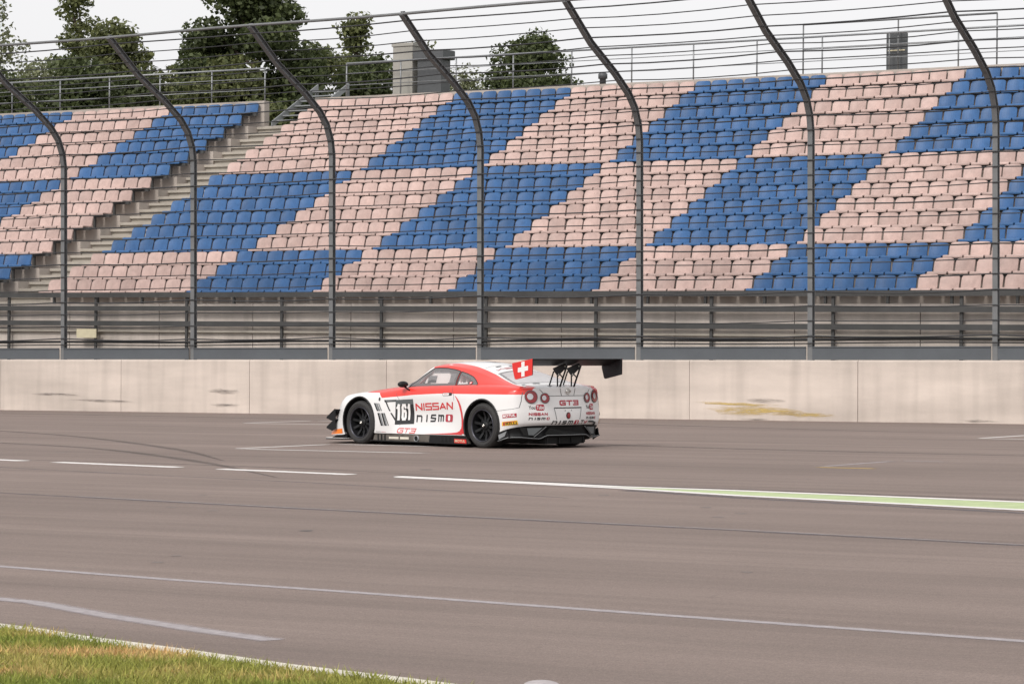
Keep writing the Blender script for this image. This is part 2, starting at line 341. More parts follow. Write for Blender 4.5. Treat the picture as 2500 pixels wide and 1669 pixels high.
# grass verge with its concrete edging
edge_px = [(-500, 1478), (-200, 1509), (0, 1535), (80, 1545), (186, 1563), (426, 1595), (692, 1634), (985, 1669), (1500, 1738), (2000, 1810)]
ep = dense(edge_px, 8)
vs, fs = strip_pts(ep, .09, .022)
mb = MB(); mb.add(vs, fs)
lo = [(v_[0], v_[1], -.02) for v_ in vs]; mb.add([vs[i] for i in range(0, len(vs), 2)] + [lo[i] for i in range(0, len(lo), 2)], [(i, i+1, len(ep)+i+1, len(ep)+i) for i in range(len(ep)-1)])
mb.add([vs[i] for i in range(1, len(vs), 2)] + [lo[i] for i in range(1, len(lo), 2)], [(i, i+1, len(ep)+i+1, len(ep)+i) for i in range(len(ep)-1)])
tag(mb.build('verge_kerb', M['kerb']), kind='structure')
def grass_mats():
    out = []
    for nm, isb in (('verge_soil', 0), ('grass_blades', 1)):
        m, nt, p = new_mat(nm)
        tc = N(nt, 'ShaderNodeTexCoord'); mp = N(nt, 'ShaderNodeMapping'); mp.inputs['Rotation'].default_value = (0, 0, .5); mp.inputs['Scale'].default_value = (.75, 1.6, .02)
        nz = N(nt, 'ShaderNodeTexNoise', Scale=1.15, Detail=5.0, Roughness=.6)
        cr = N(nt, 'ShaderNodeValToRGB'); e = cr.color_ramp.elements
        e[0].position = .36; e[0].color = (.20, .25, .05, 1); e[1].position = .66; e[1].color = (.62, .43, .20, 1)
        e2 = cr.color_ramp.elements.new(.52); e2.color = (.34, .34, .09, 1)
        nt.links.new(tc.outputs['Object'], mp.inputs[0]); nt.links.new(mp.outputs[0], nz.inputs['Vector']); nt.links.new(nz.outputs['Fac'], cr.inputs[0])
        if isb:
            g = N(nt, 'ShaderNodeNewGeometry'); mr = N(nt, 'ShaderNodeMapRange'); mr.inputs['To Min'].default_value = .55; mr.inputs['To Max'].default_value = 1.35
            sc_ = N(nt, 'ShaderNodeVectorMath', operation='SCALE')
            nt.links.new(g.outputs['Random Per Island'], mr.inputs['Value']); nt.links.new(cr.outputs[0], sc_.inputs[0]); nt.links.new(mr.outputs[0], sc_.inputs['Scale'])
            nt.links.new(sc_.outputs[0], p.inputs['Base Color'])
            tr = N(nt, 'ShaderNodeBsdfTranslucent'); ms = N(nt, 'ShaderNodeMixShader'); ms.inputs[0].default_value = .3
            nt.links.new(sc_.outputs[0], tr.inputs['Color']); nt.links.new(p.outputs[0], ms.inputs[1]); nt.links.new(tr.outputs[0], ms.inputs[2]); nt.links.new(ms.outputs[0], nt.nodes['Material Output'].inputs[0])
        else:
            sc_ = N(nt, 'ShaderNodeVectorMath', operation='SCALE'); sc_.inputs['Scale'].default_value = .7
            nt.links.new(cr.outputs[0], sc_.inputs[0]); nt.links.new(sc_.outputs[0], p.inputs['Base Color'])
        p.inputs['Roughness'].default_value = .8; p.inputs['Specular IOR Level'].default_value = .2
        out.append(m)
    return out
SOIL, BLADE = grass_mats()
tag(obj('grass_verge', [(p.x, p.y, .012) for p in ep] + [(p.x - 9, p.y - 9, .012) for p in ep], [(i, len(ep)+i, len(ep)+i+1, i+1) for i in range(len(ep)-1)], SOIL), kind='structure')
def grass():
    ex = np.array([p.x for p in ep]); ey = np.array([p.y for p in ep]); o_ = np.argsort(ex); ex, ey = ex[o_], ey[o_]
    n = 170000
    Y = rng.uniform(9.3, 16.2, n); X = rng.uniform(-4.2, 1.2, n)
    U = 1250 + F_PX * X / Y; over = np.exp(-((U - 135) / 55.0) ** 2) * .075 + .02 * np.sin(U * .031) + .015 * np.sin(U * .083 + 1)
    keep = (Y < np.interp(X, ex, ey) - .045 + over + rng.normal(0, .03, n)) & (X > -.21 * Y - .3) & (X < .1 * Y)
    X, Y = X[keep], Y[keep]; n = len(X)
    hgt = rng.uniform(.012, .05, n) * rng.uniform(.5, 1.2, n); an = rng.uniform(0, 6.283, n); wd = rng.uniform(.003, .006, n); le = rng.uniform(.0, .06, n); la = rng.uniform(0, 6.283, n)
    v = np.zeros((n, 3, 3))
    v[:, 0] = np.stack([X - np.cos(an)*wd, Y - np.sin(an)*wd, np.full(n, .008)], 1)
    v[:, 1] = np.stack([X + np.cos(an)*wd, Y + np.sin(an)*wd, np.full(n, .008)], 1)
    v[:, 2] = np.stack([X + np.cos(la)*le, Y + np.sin(la)*le, .012 + hgt], 1)
    me = bpy.data.meshes.new('grass'); me.vertices.add(3*n); me.vertices.foreach_set('co', v.ravel())
    me.loops.add(3*n); me.loops.foreach_set('vertex_index', np.arange(3*n)); me.polygons.add(n); me.polygons.foreach_set('loop_start', np.arange(0, 3*n, 3))
    me.update(calc_edges=True); me.materials.append(BLADE)
    tag(link(bpy.data.objects.new('grass', me)), 'short green and straw coloured grass on the verge beside the track', 'grass', kind='stuff')
grass()

# ---------------------------------------------------------------- concrete wall along the track
wall = empty('concrete_wall', **FRAME); tag(wall, 'long pale concrete wall of cast panels along the far edge of the track', 'wall')
JOINT = l_of(1683, 0); WH = 1.28
k0 = -8
for k in range(-11, 9):
    x0, x1 = JOINT + 4 * k + .006, JOINT + 4 * k + 3.994
    prof = [(.0 + random.uniform(-.004, .004), 0), (.005, WH - .03), (.03, WH), (.35, WH), (.37, 0)]
    mb = MB(); mb.prism([(p[0], p[1]) for p in prof], 'x', x0, x1)
    mb.build('wall_panel', M['wall'], wall)
mb = MB(); mb.box((JOINT - 44, .06, 0), (JOINT + 36, .30, WH - .05)); mb.build('wall_core', M['stand'], wall)
def scuff(u, v, lu, lv, m, seed):
    r_ = random.Random(seed); l0 = l_of(u, 0); s_ = F_PX / wl(l0, 0).y; z0 = EYE + (HORIZON - v) / s_
    n = 22; vs = []
    for i in range(n):
        t = 2*math.pi*i/n
        vs.append((l0 + lu / 2 / s_ / CT * math.cos(t) * r_.uniform(.7, 1.1) , -.009, z0 + lv / 2 / s_ * math.sin(t) * r_.uniform(.5, 1.2) - .06 * math.cos(t) * lu / 400))
    obj('scuff_mark', vs, [tuple(range(n))], m, wall)
for k_, (u_, v_, lu_, lv_, m_) in enumerate(((1850, 1003, 260, 26, 'scrape_yellow'), (1800, 986, 260, 9, 'scrape_yellow'), (1965, 1012, 160, 14, 'scrape_yellow'),
        (1872, 977, 110, 13, 'scuff'), (550, 955, 100, 16, 'scuff'), (548, 988, 90, 11, 'scuff'), (1845, 1024, 90, 9, 'scuff'), (2395, 1028, 100, 10, 'scuff'),
        (130, 962, 190, 8, 'scuff'), (250, 978, 240, 8, 'scuff'))):
    scuff(u_, v_, lu_, lv_, M[m_], k_)

# ---------------------------------------------------------------- catch fence
fence = empty('catch_fence', **FRAME); tag(fence, 'tall dark steel catch fence with cables and inward curving posts on the concrete wall', 'fence')
PL = [-1.04 + 4.18 * k for k in range(-9, 8)]
CURVE = [(0, 1.2), (0, 6.1), (-.06, 6.45), (-.22, 6.8), (-.50, 7.1), (-1.1, 7.5), (-2.1, 8.05), (-3.15, 8.85)]
FD = .30
def along_curve(s):
    acc = 0
    for (a_, b_), (c2, d2) in zip(CURVE[:-1], CURVE[1:]):
        L = math.hypot(c2 - a_, d2 - b_)
        if acc + L >= s: t = (s - acc) / L; return a_ + (c2-a_)*t, b_ + (d2-b_)*t
        acc += L
    return CURVE[-1]
LTOT = sum(math.hypot(b_[0]-a_[0], b_[1]-a_[1]) for a_, b_ in zip(CURVE[:-1], CURVE[1:]))
def post_mesh():
    mb = MB()
    for (y0, y1, hw) in ((-.06, -.048, .056), (-.048, .048, .006), (.048, .06, .056)):   # H section swept up the curve
        vs, fs = [], []
        for i, (o_, z_) in enumerate(CURVE):
            p0 = Vector(CURVE[max(i-1, 0)]); p1 = Vector(CURVE[min(i+1, len(CURVE)-1)]); t = (p1 - p0).normalized(); nrm = Vector((t.y, -t.x))
            for (yy, xx) in ((y0, -hw), (y0, hw), (y1, hw), (y1, -hw)):
                q = Vector((o_, z_)) + nrm * yy; vs.append((xx, q.x, q.y))
        for i in range(len(CURVE)-1):
            for k in range(4): fs.append((4*i+k, 4*i+(k+1)%4, 4*i+4+(k+1)%4, 4*i+4+k))
        fs += [(0, 1, 2, 3), tuple(len(vs)-4+k for k in range(4))]
        mb.add(vs, fs)
    mb.box((-.13, -.13, 1.2), (.13, .10, 1.235))
    return mb
first = post_mesh().build('post', M['steel'], fence); first.location = (PL[0], FD, 0)
for l in PL[1:]:
    o = first.copy(); C.objects.link(o); o.location = (l, FD, 0)
def cable(s, r, name='cable', m='cable', sag=.0, off=-.08, x0=PL[0], x1=PL[-1], phase=0):
    o_, z_ = along_curve(s); mb = MB(); pts = []
    n = int((x1 - x0) / 4.18 * 4)
    for i in range(n + 1):
        x = x0 + (x1 - x0) * i / n; fr = ((x - PL[0]) / 4.18) % 1
        pts.append((x, FD + o_ + off, z_ - sag * 4 * fr * (1 - fr) + .012 * math.sin(x * .8 + phase)))
    mb.tube(pts, r, 5); return mb.build(name, M[m], fence, True)
s = .60; i = 0
while s < LTOT - .1:
    cable(s, .012 if i % 3 else .016, sag=.02 + .03 * random.random(), phase=i); s += .31; i += 1
cable(LTOT - .01, .034, 'top_rail', 'steel', off=0)
cable(.52, .03, 'base_rail', 'black', off=-.03); cable(.44, .014, 'base_cable', 'black', off=-.12)
for l0, l1 in zip(PL[:-1], PL[1:]):
    mb = MB(); mb.box((l0 + .075, .20, WH + .012), (l1 - .075, .216, WH + .29)); mb.box((l0 + .075, .18, WH + .27), (l1 - .075, .2, WH + .29))
    mb.build('kick_plate', M['plate'], fence)

# ---------------------------------------------------------------- grandstand
GR = .0101
stand = empty('grandstand', W0, (0, math.atan(GR), -TH)); stand.rotation_mode = 'XYZ'
tag(stand, 'open grandstand with rows of blue and beige plastic seats in checkered blocks', 'grandstand')
L0, L1 = -33.0, 24.0
D0, RUN, ROWS = 2.6, .84, 15
def zpan(j): return 2.86 + .3738 * j + .00228 * j * j       # seat pan underside
def ztread(j): return zpan(j) - .40
A0, A1 = -18.42, -16.5                                        # stair aisle
for j in range(ROWS):
    y0 = D0 - .42 + RUN * j; zt = ztread(j); zb = ztread(j - 1) - .15 if j else .0
    for (x0, x1) in ((L0, A0), (A1, L1)):
        mb = MB(); mb.box((x0, y0, zb), (x1, y0 + RUN + .05, zt)); mb.build('terrace_step', M['stand'], stand)
    for h_ in (0, 1):                                          # aisle: two steps to a row
        z1 = zt - (zt - (ztread(j-1) if j else zt - .38)) * .5 * (1 - h_); yy = y0 + RUN * .5 * h_
        mb = MB(); mb.box((A0, yy, z1 - .075), (A1, yy + RUN * .5 + .04, z1)); mb.box((A0, yy + .07, z1 - .30), (A1, yy + .5, z1 - .075))
        mb.build('aisle_step', M['step'], stand)
def seat_mesh():
    mb = MB(); wd, ht, th = .455, .305, .035
    # back shell: curved panel with rounded top corners, leaning back
    nx, nz = 8, 5; vs, fs = [], []
    for side in (0, 1):
        for iz in range(nz + 1):
            tz = iz / nz; half = wd/2 * (1 - .16 * max(0, tz - .7) ** 2 / .09 * .9)
            for ix in range(nx + 1):
                tx = ix / nx * 2 - 1
                vs.append((tx * half, .20 + .10 * tz - .045 * tx * tx + th * side + .02 * (1-tz)**2, .03 + ht * tz - .025 * max(0, tz-.6) * tx**4 * 2))
    W_ = nx + 1; S_ = W_ * (nz + 1)
    for iz in range(nz):
        for ix in range(nx):
            a_ = iz*W_+ix; fs.append((a_, a_+1, a_+W_+1, a_+W_)); fs.append((S_+a_, S_+a_+W_, S_+a_+W_+1, S_+a_+1))
    for ix in range(nx):
        a_ = nz*W_+ix; fs.append((a_, a_+1, S_+a_+1, S_+a_))
    for iz in range(nz):
        for e_ in (0, nx):
            a_ = iz*W_+e_; fs.append((a_, a_+W_, S_+a_+W_, S_+a_))
    mb.add(vs, fs)
    # pan with turned-down front lip
    prof = [(.24, .045), (.08, .020), (-.12, .030), (-.17, .022), (-.185, -.005), (-.183, -.035), (-.165, -.035), (-.16, -.005), (-.11, .0), (.08, -.010), (.24, .01)]
    mb.prism(prof, 'x', -wd/2, wd/2)
    return mb
sb = seat_mesh().build('seat', M['seat_beige'], stand, False)
sb_me = sb.data; bpy.data.objects.remove(sb)
sb_blue = sb_me.copy(); sb_blue.materials[0] = M['seat_blue']
vco = np.array([v_.co for v_ in sb_me.vertices]); vfs = [tuple(p.vertices) for p in sb_me.polygons]
cells = []
BND = -11.3
for j in range(ROWS):
    blk = 0 if j >= 9 else (1 if j >= 3 else 0)
    d_ = D0 + RUN * j
    for side in (0, 1):
        if side: xs = np.arange(A1 + .35, L1 - .2, .5)
        else: xs = np.arange(A0 - .35, L0 + .2, -.5)
        for x in xs:
            if x > -16.6: kk = math.floor((x - BND) / 4.0)
            else: kk = -2 - (0 if x > -21.95 else 1 + math.floor((-21.95 - x) / 3.85)) - 1
            if -16.6 < x < BND: kk = -1
            blue = (kk % 2 == 0) if side else (kk % 2 == 1)
            if blk: blue = not blue
            P = wl(x, d_); u = 1250 + F_PX * P.x / P.y
            inside = 0 <= u <= 2500
            cells.append((x, d_, zpan(j) + .035, blue, F_PX / P.y + (0 if inside else -1000)))
order = sorted(range(len(cells)), key=lambda i: -cells[i][4]); near = set(order[:298])
rv, rf, rm = [], [], []
for i, (x, d_, z, blue, _) in enumerate(cells):
    ang = random.gauss(0, .012); dz = random.gauss(0, .004)
    if i in near:
        o = bpy.data.objects.new('seat', sb_blue if blue else sb_me); C.objects.link(o); o.parent = stand
        o.location = (x, d_, z + dz); o.rotation_euler = (random.gauss(0, .02), 0, ang)
    else:
        b0 = len(rv) * len(vco); ca, sa = math.cos(ang), math.sin(ang)
        rv.append(np.stack([vco[:, 0]*ca - vco[:, 1]*sa + x, vco[:, 0]*sa + vco[:, 1]*ca + d_, vco[:, 2] + z + dz], 1))
        rf += [tuple(k + b0 for k in f_) for f_ in vfs]; rm += [1 if blue else 0] * len(vfs)
rest = obj('seats_further_up', np.concatenate(rv), rf, [M['seat_beige'], M['seat_blue']], stand, False, rm); rest['kind'] = 'stuff'
for j in range(ROWS):                                          # seat beams
    mb = MB(); z = zpan(j) - .012; d_ = D0 + RUN * j
    for (x0, x1) in ((L0, A0), (A1, L1)):
        mb.box((x0, d_ - .05, z - .05), (x1, d_ + .05, z + .03))
        for x in np.arange(x0 + .5, x1, 1.5): mb.box((x - .03, d_ - .02, ztread(j) - .01), (x + .03, d_ + .04, z - .05))
    mb.build('seat_beam', M['band'], stand)
DT = D0 - .42 + RUN * ROWS; ZT = ztread(ROWS - 1)
ZTOP = zpan(ROWS - 1) + .43
mb = MB(); mb.box((L0, DT - .05, 0), (A0, DT + .2, ZTOP)); mb.build('back_wall', M['stand'], stand)
mb = MB(); mb.box((A1, DT - .05, 0), (L1, DT + .2, ZTOP)); mb.build('back_wall', M['stand'], stand)
mb = MB(); mb.box((A0, DT - .049, 0), (A1, DT + .2, ZT + .05)); mb.build('back_wall', M['stand'], stand)
# front parapet with three dark rails
for x0 in np.arange(L0, L1, 3.0):
    if x0 + 3 > L1: continue
    mb = MB(); mb.box((x0 + .01, D0 - .50, 0), (x0 + 2.99, D0 - .43, 2.58)); mb.build('parapet_panel', M['parapet'], stand)
for z in (2.075, 2.455, 2.80):
    mb = MB(); mb.box((L0, D0 - .72, z - .06), (L1, D0 - .66, z + .065)); mb.build('front_rail', M['band'], stand)
for x in np.arange(L0 + 1, L1, 3.0):
    mb = MB(); mb.box((x - .035, D0 - .655, 1.0), (x + .035, D0 - .60, 2.86)); mb.build('front_rail_post', M['band'], stand)
sx = l_of(208, D0 - .8); mb = MB(); mb.box((sx - .33, D0 - .78, 1.70), (sx + .33, D0 - .75, 1.93)); mb.build('notice_plate', M['cream'], stand)
mb = MB(); mb.box((L0, D0 - .60, 1.86), (L1, D0 - .5, 1.92)); mb.build('parapet_ledge', M['step'], stand)
# back railing along the top
def rail_run(x0, x1, zz, m, name, step=2.0, dd=.1, mids=(.35, .7)):
    e = empty(name, W0, (0, math.atan(GR), -TH))
    for q, z in enumerate((zz,) + tuple(ZTOP + (zz - ZTOP) * t for t in mids)):
        mb = MB(); mb.tube([(x0, DT + dd, z), (x1, DT + dd, z)], .028 if q == 0 else .012, 8); mb.build('top_rail' if q == 0 else 'mid_rail', m, e, True)
    n = max(1, round((x1 - x0) / step))
    for i in range(n + 1):
        x = x0 + (x1 - x0) * i / n
        mb = MB(); mb.tube([(x, DT + dd, ZTOP - .02), (x, DT + dd, zz)], .022, 6); mb.build('upright', m, e, True)
    return e
RZ = ZTOP + 1.0
tag(rail_run(L0, A0 - .1, RZ, M['steel_light'], 'back_railing'), 'grey tube railing on the grandstand top between the trees and the stair aisle', 'railing')
XR = l_of(835, DT)
tag(rail_run(XR, L1, RZ, M['steel_light'], 'back_railing'), 'long grey tube railing on the grandstand top from the concrete pillar to the dark panel', 'railing')
xa, xb = l_of(1958, DT + .3), l_of(2430, DT + .3)
tag(rail_run(xa, xb, RZ + .36, M['steel'], 'tall_railing', 3.4, .18, (.5,)), 'taller dark railing frame standing over the back rail around the dark panel', 'railing')
# stair going on up behind the aisle
st = empty('metal_stair', W0, (0, math.atan(GR), -TH)); tag(st, 'short open grey metal stair climbing on from the top of the grandstand aisle', 'stair')
for i in range(7):
    y = DT + .1 + .30 * i; z = ZT + .20 + .17 * i
    mb = MB(); mb.box((A0 + .35, y, z), (A1 - .45, y + .28, z + .035)); mb.build('tread', M['steel_light'], st)
for x in (A0 + .32, A1 - .42):
    mb = MB(); mb.prism([(DT - .1, ZT - .02), (DT + 2.25, ZT + 1.32), (DT + 2.25, ZT + 1.50), (DT - .1, ZT + .18)], 'x', x - .02, x + .02); mb.build('stringer', M['steel_light'], st)
mb = MB()
for x in (A0 + .32, A1 - .42): mb.box((x - .04, DT + 2.14, 0), (x + .04, DT + 2.24, ZT + 1.3))
mb.build('support', M['steel'], st)
# things standing behind the top row
def zl(l, d, v):                                              # local height in the tilted stand frame seen at pixel row v
    P = wl(l, d); return EYE + (HORIZON - v) * P.y / F_PX + GR * l
x0, x1 = l_of(966, DT + .8), l_of(1014, DT + .8)
pil = empty('concrete_pillar', W0, (0, math.atan(GR), -TH)); tag(pil, 'pale square concrete pillar rising behind the top row of seats', 'pillar')
bevel(MB().box((x0, DT + .5, 0), (x1, DT + 1.1, zl(x0, DT + .8, 118))).build('shaft', M['pillar'], pil), .02)
bevel(MB().box((x0 - .03, DT + .47, zl(x0, DT + .8, 118)), (x1 + .03, DT + 1.13, zl(x0, DT + .8, 110))).build('cap', M['pillar'], pil), .01)
x0, x1 = l_of(1026, DT + .8), l_of(1084, DT + .8)
cab = empty('dark_cabinet', W0, (0, math.atan(GR), -TH)); tag(cab, 'dark grey metal cabinet with an overhanging lid next to the pale concrete pillar', 'cabinet')
zc = zl(x0, DT + .8, 150)
bevel(MB().box((x0, DT + .5, 0), (x1, DT + 1.0, zc)).build('body', M['dark_panel'], cab), .02)
bevel(MB().box((x0 - .12, DT + .42, zc), (x1 + .12, DT + 1.08, zl(x0, DT + .8, 127))).build('lid', M['dark_panel'], cab), .03)
x0, x1 = l_of(2161, DT + .5), l_of(2211, DT + .5)
dp = empty('dark_sign_panel', W0, (0, math.atan(GR), -TH)); tag(dp, 'dark grey upright panel on the top edge of the grandstand inside the tall railing', 'panel')
bevel(MB().box((x0, DT + .36, ZTOP - .3), (x1, DT + .44, zl(x0, DT + .4, 84))).build('panel', M['dark_panel'], dp), .01)
for x in (x0 + .06, x1 - .06): MB().box((x - .025, DT + .44, ZTOP - .3), (x + .025, DT + .49, zl(x0, DT + .4, 90))).build('upright', M['steel'], dp)
MB().box((x0 + .05, DT + .352, zl(x0, DT + .4, 127)), (x1 - .05, DT + .36, zl(x0, DT + .4, 124))).build('stripe', M['cream'], dp)
xp = l_of(1478, DT + .4)
bo = empty('short_post', W0, (0, math.atan(GR), -TH)); tag(bo, 'short dark post with a round cap on the grandstand top edge beyond the trees', 'post')
MB().lathe_y([(0, .0), (0, .09), (.20, .09), (.20, .13), (.34, .13), (.38, .06), (.38, 0)], 12).build('bollard', M['dark_panel'], bo, True).matrix_local = Matrix.Translation((xp, DT + .1, ZTOP - .04)) @ Matrix.Rotation(R(90), 4, 'X')

# ---------------------------------------------------------------- trees behind the stand
def tree(u, vtop, Yd, halfw, mkey, nleaf, label, crown_from=.35, shape='round', seed=0, leaf=.16):
    r_ = random.Random(seed + 31); g = np.random.default_rng(seed + 77)
    X = (u - 1250) / F_PX * Yd; top = EYE + (HORIZON - vtop) * Yd / F_PX
    root = empty('tree', (X, Yd, 0)); tag(root, label, 'tree', 'trees behind the grandstand')
    mb = MB(); tr = .012 * top + .05
    tp_ = [(0, 0, -.1), (.1*r_.uniform(-1, 1), .1, top*.3), (.25*r_.uniform(-1, 1), .15*r_.uniform(-1, 1), top*.62), (.2*r_.uniform(-1, 1), 0, top*.93)]
    mb.tube(tp_, [tr*1.25, tr, tr*.55, tr*.1], 8)
    clumps = []
    nb = 34 if shape == 'round' else 26
    for b_ in range(nb):
        t = crown_from + (1 - crown_from) * (b_ + r_.random()) / nb
        if shape == 'round': prof = math.sin(math.pi * min(1, (t - crown_from) / (1 - crown_from) * .92 + .10)) ** .6
        else: prof = (1 - (t - crown_from) / (1 - crown_from)) ** .75 + .08
        a_ = b_ * 2.399 + r_.uniform(-.4, .4); rad = halfw * prof * r_.uniform(.55, 1.0)
        zz = top * t - (.2 if shape == 'round' else .1); p1 = Vector((rad * math.cos(a_), rad * math.sin(a_), zz + r_.uniform(-.2, .5)))
        p1.z = min(p1.z, top - .15)
        base = Vector((0, 0, max(.5, zz - rad * .7)))
        mb.tube([base, (base + p1) / 2 + Vector((0, 0, .15)), p1], [tr*.3, tr*.18, tr*.05], 5, False)
        clumps.append((p1, r_.uniform(.55, 1.0) * (halfw / 2.0) ** .5, r_.uniform(.7, 1.4)))
        if r_.random() < .8: clumps.append(((base + p1) / 2 + Vector((r_.uniform(-.4, .4), r_.uniform(-.4, .4), .3)), r_.uniform(.5, .8) * (halfw/2.0)**.5, .8))
    mb.build('trunk', M['bark'], root, True)
    wts = np.array([c_[1] ** 2 * c_[2] for c_ in clumps]); wts /= wts.sum()
    idx = g.choice(len(clumps), nleaf, p=wts)
    cen = np.array([c_[0] for c_ in clumps])[idx]; rad = np.array([c_[1] for c_ in clumps])[idx]
    off = g.normal(0, 1, (nleaf, 3)); off /= np.linalg.norm(off, axis=1)[:, None]; off *= (g.random(nleaf) ** .45)[:, None]
    P = cen + off * rad[:, None] * np.array([1.15, 1.15, .72])
    nrm = off * .7 + g.normal(0, .8, (nleaf, 3)) + np.array([0, 0, .5]); nrm /= np.linalg.norm(nrm, axis=1)[:, None]
    t1 = np.cross(nrm, g.normal(0, 1, (nleaf, 3))); t1 /= np.linalg.norm(t1, axis=1)[:, None]; t2 = np.cross(nrm, t1)
    sz = (leaf * g.uniform(.6, 1.3, nleaf))[:, None]
    q = np.stack([P - t1*sz*.5, P + t2*sz*.32 + nrm*sz*.06, P + t1*sz*.55, P - t2*sz*.32 + nrm*sz*.06], 1)
    me = bpy.data.meshes.new('crown'); me.vertices.add(4*nleaf); me.vertices.foreach_set('co', q.ravel())
    me.loops.add(4*nleaf); me.loops.foreach_set('vertex_index', np.arange(4*nleaf)); me.polygons.add(nleaf); me.polygons.foreach_set('loop_start', np.arange(0, 4*nleaf, 4))
    me.update(calc_edges=True); me.materials.append(M[mkey])
    link(bpy.data.objects.new('crown', me), root)
tree(618, -75, 101, 2.75, 'leaf_dark', 42000, 'largest tree, dark and dense, towering behind the stair aisle', .42, seed=1, leaf=.21)
tree(283, 68, 106, 1.9, 'leaf_mid', 20000, 'round olive green tree rising behind the seats past the stair aisle', .40, seed=2, leaf=.19)
tree(186, -40, 118, 1.3, 'leaf_mid', 9000, 'slender pointed tree standing beside the round olive tree', .35, 'cone', seed=3, leaf=.19)
tree(-45, -10, 104, 1.6, 'leaf_pale', 8000, 'pale thin tall tree past the round olive tree and the slender one', .4, seed=4)
tree(868, 40, 112, .9, 'leaf_mid', 7000, 'narrow upright tree between the largest tree and the concrete pillar', .45, 'cone', seed=5, leaf=.19)
tree(770, 118, 108, 2.2, 'leaf_mid', 17000, 'mid green tree tucked against the largest tree above the short metal stair', .4, seed=6, leaf=.19)
tree(1298, 96, 104, 2.0, 'leaf_dark', 20000, 'isolated bushy dark tree past the dark cabinet', .5, seed=7, leaf=.19)
tree(1130, 178, 112, 1.6, 'leaf_pale', 8000, 'low pale tree between the dark cabinet and the isolated bushy tree', .45, seed=8, leaf=.18)
tree(1018, 112, 116, .9, 'leaf_mid', 5000, 'slim tree showing just behind the concrete pillar', .5, seed=9)
tree(80, 160, 112, 2.9, 'leaf_pale', 15000, 'loose pale tree low behind the back railing beside the slender tree', .35, seed=10, leaf=.19)
tree(430, 188, 106, 2.9, 'leaf_mid', 17000, 'low spreading tree between the round olive tree and the largest tree', .4, seed=11, leaf=.2)
tree(190, 166, 100, 3.0, 'leaf_dark', 19000, 'low dark tree behind the back railing under the round olive tree', .4, seed=12, leaf=.2)
tree(900, 150, 103, 2.6, 'leaf_dark', 17000, 'low dark tree behind the railing beside the concrete pillar', .4, seed=13, leaf=.2)
tree(-20, 185, 100, 2.6, 'leaf_dark', 14000, 'low dark tree behind the railing under the pale thin tree', .4, seed=14, leaf=.2)
tree(560, 165, 99, 2.8, 'leaf_mid', 17000, 'low tree under the crown of the largest tree behind the railing', .4, seed=15, leaf=.2)
tree(330, 190, 102, 2.6, 'leaf_dark', 15000, 'low dark tree between the olive tree trunk and the spreading tree', .4, seed=16, leaf=.2)
tree(735, 185, 100, 2.4, 'leaf_dark', 14000, 'low dark tree behind the short metal stair', .4, seed=17, leaf=.2)

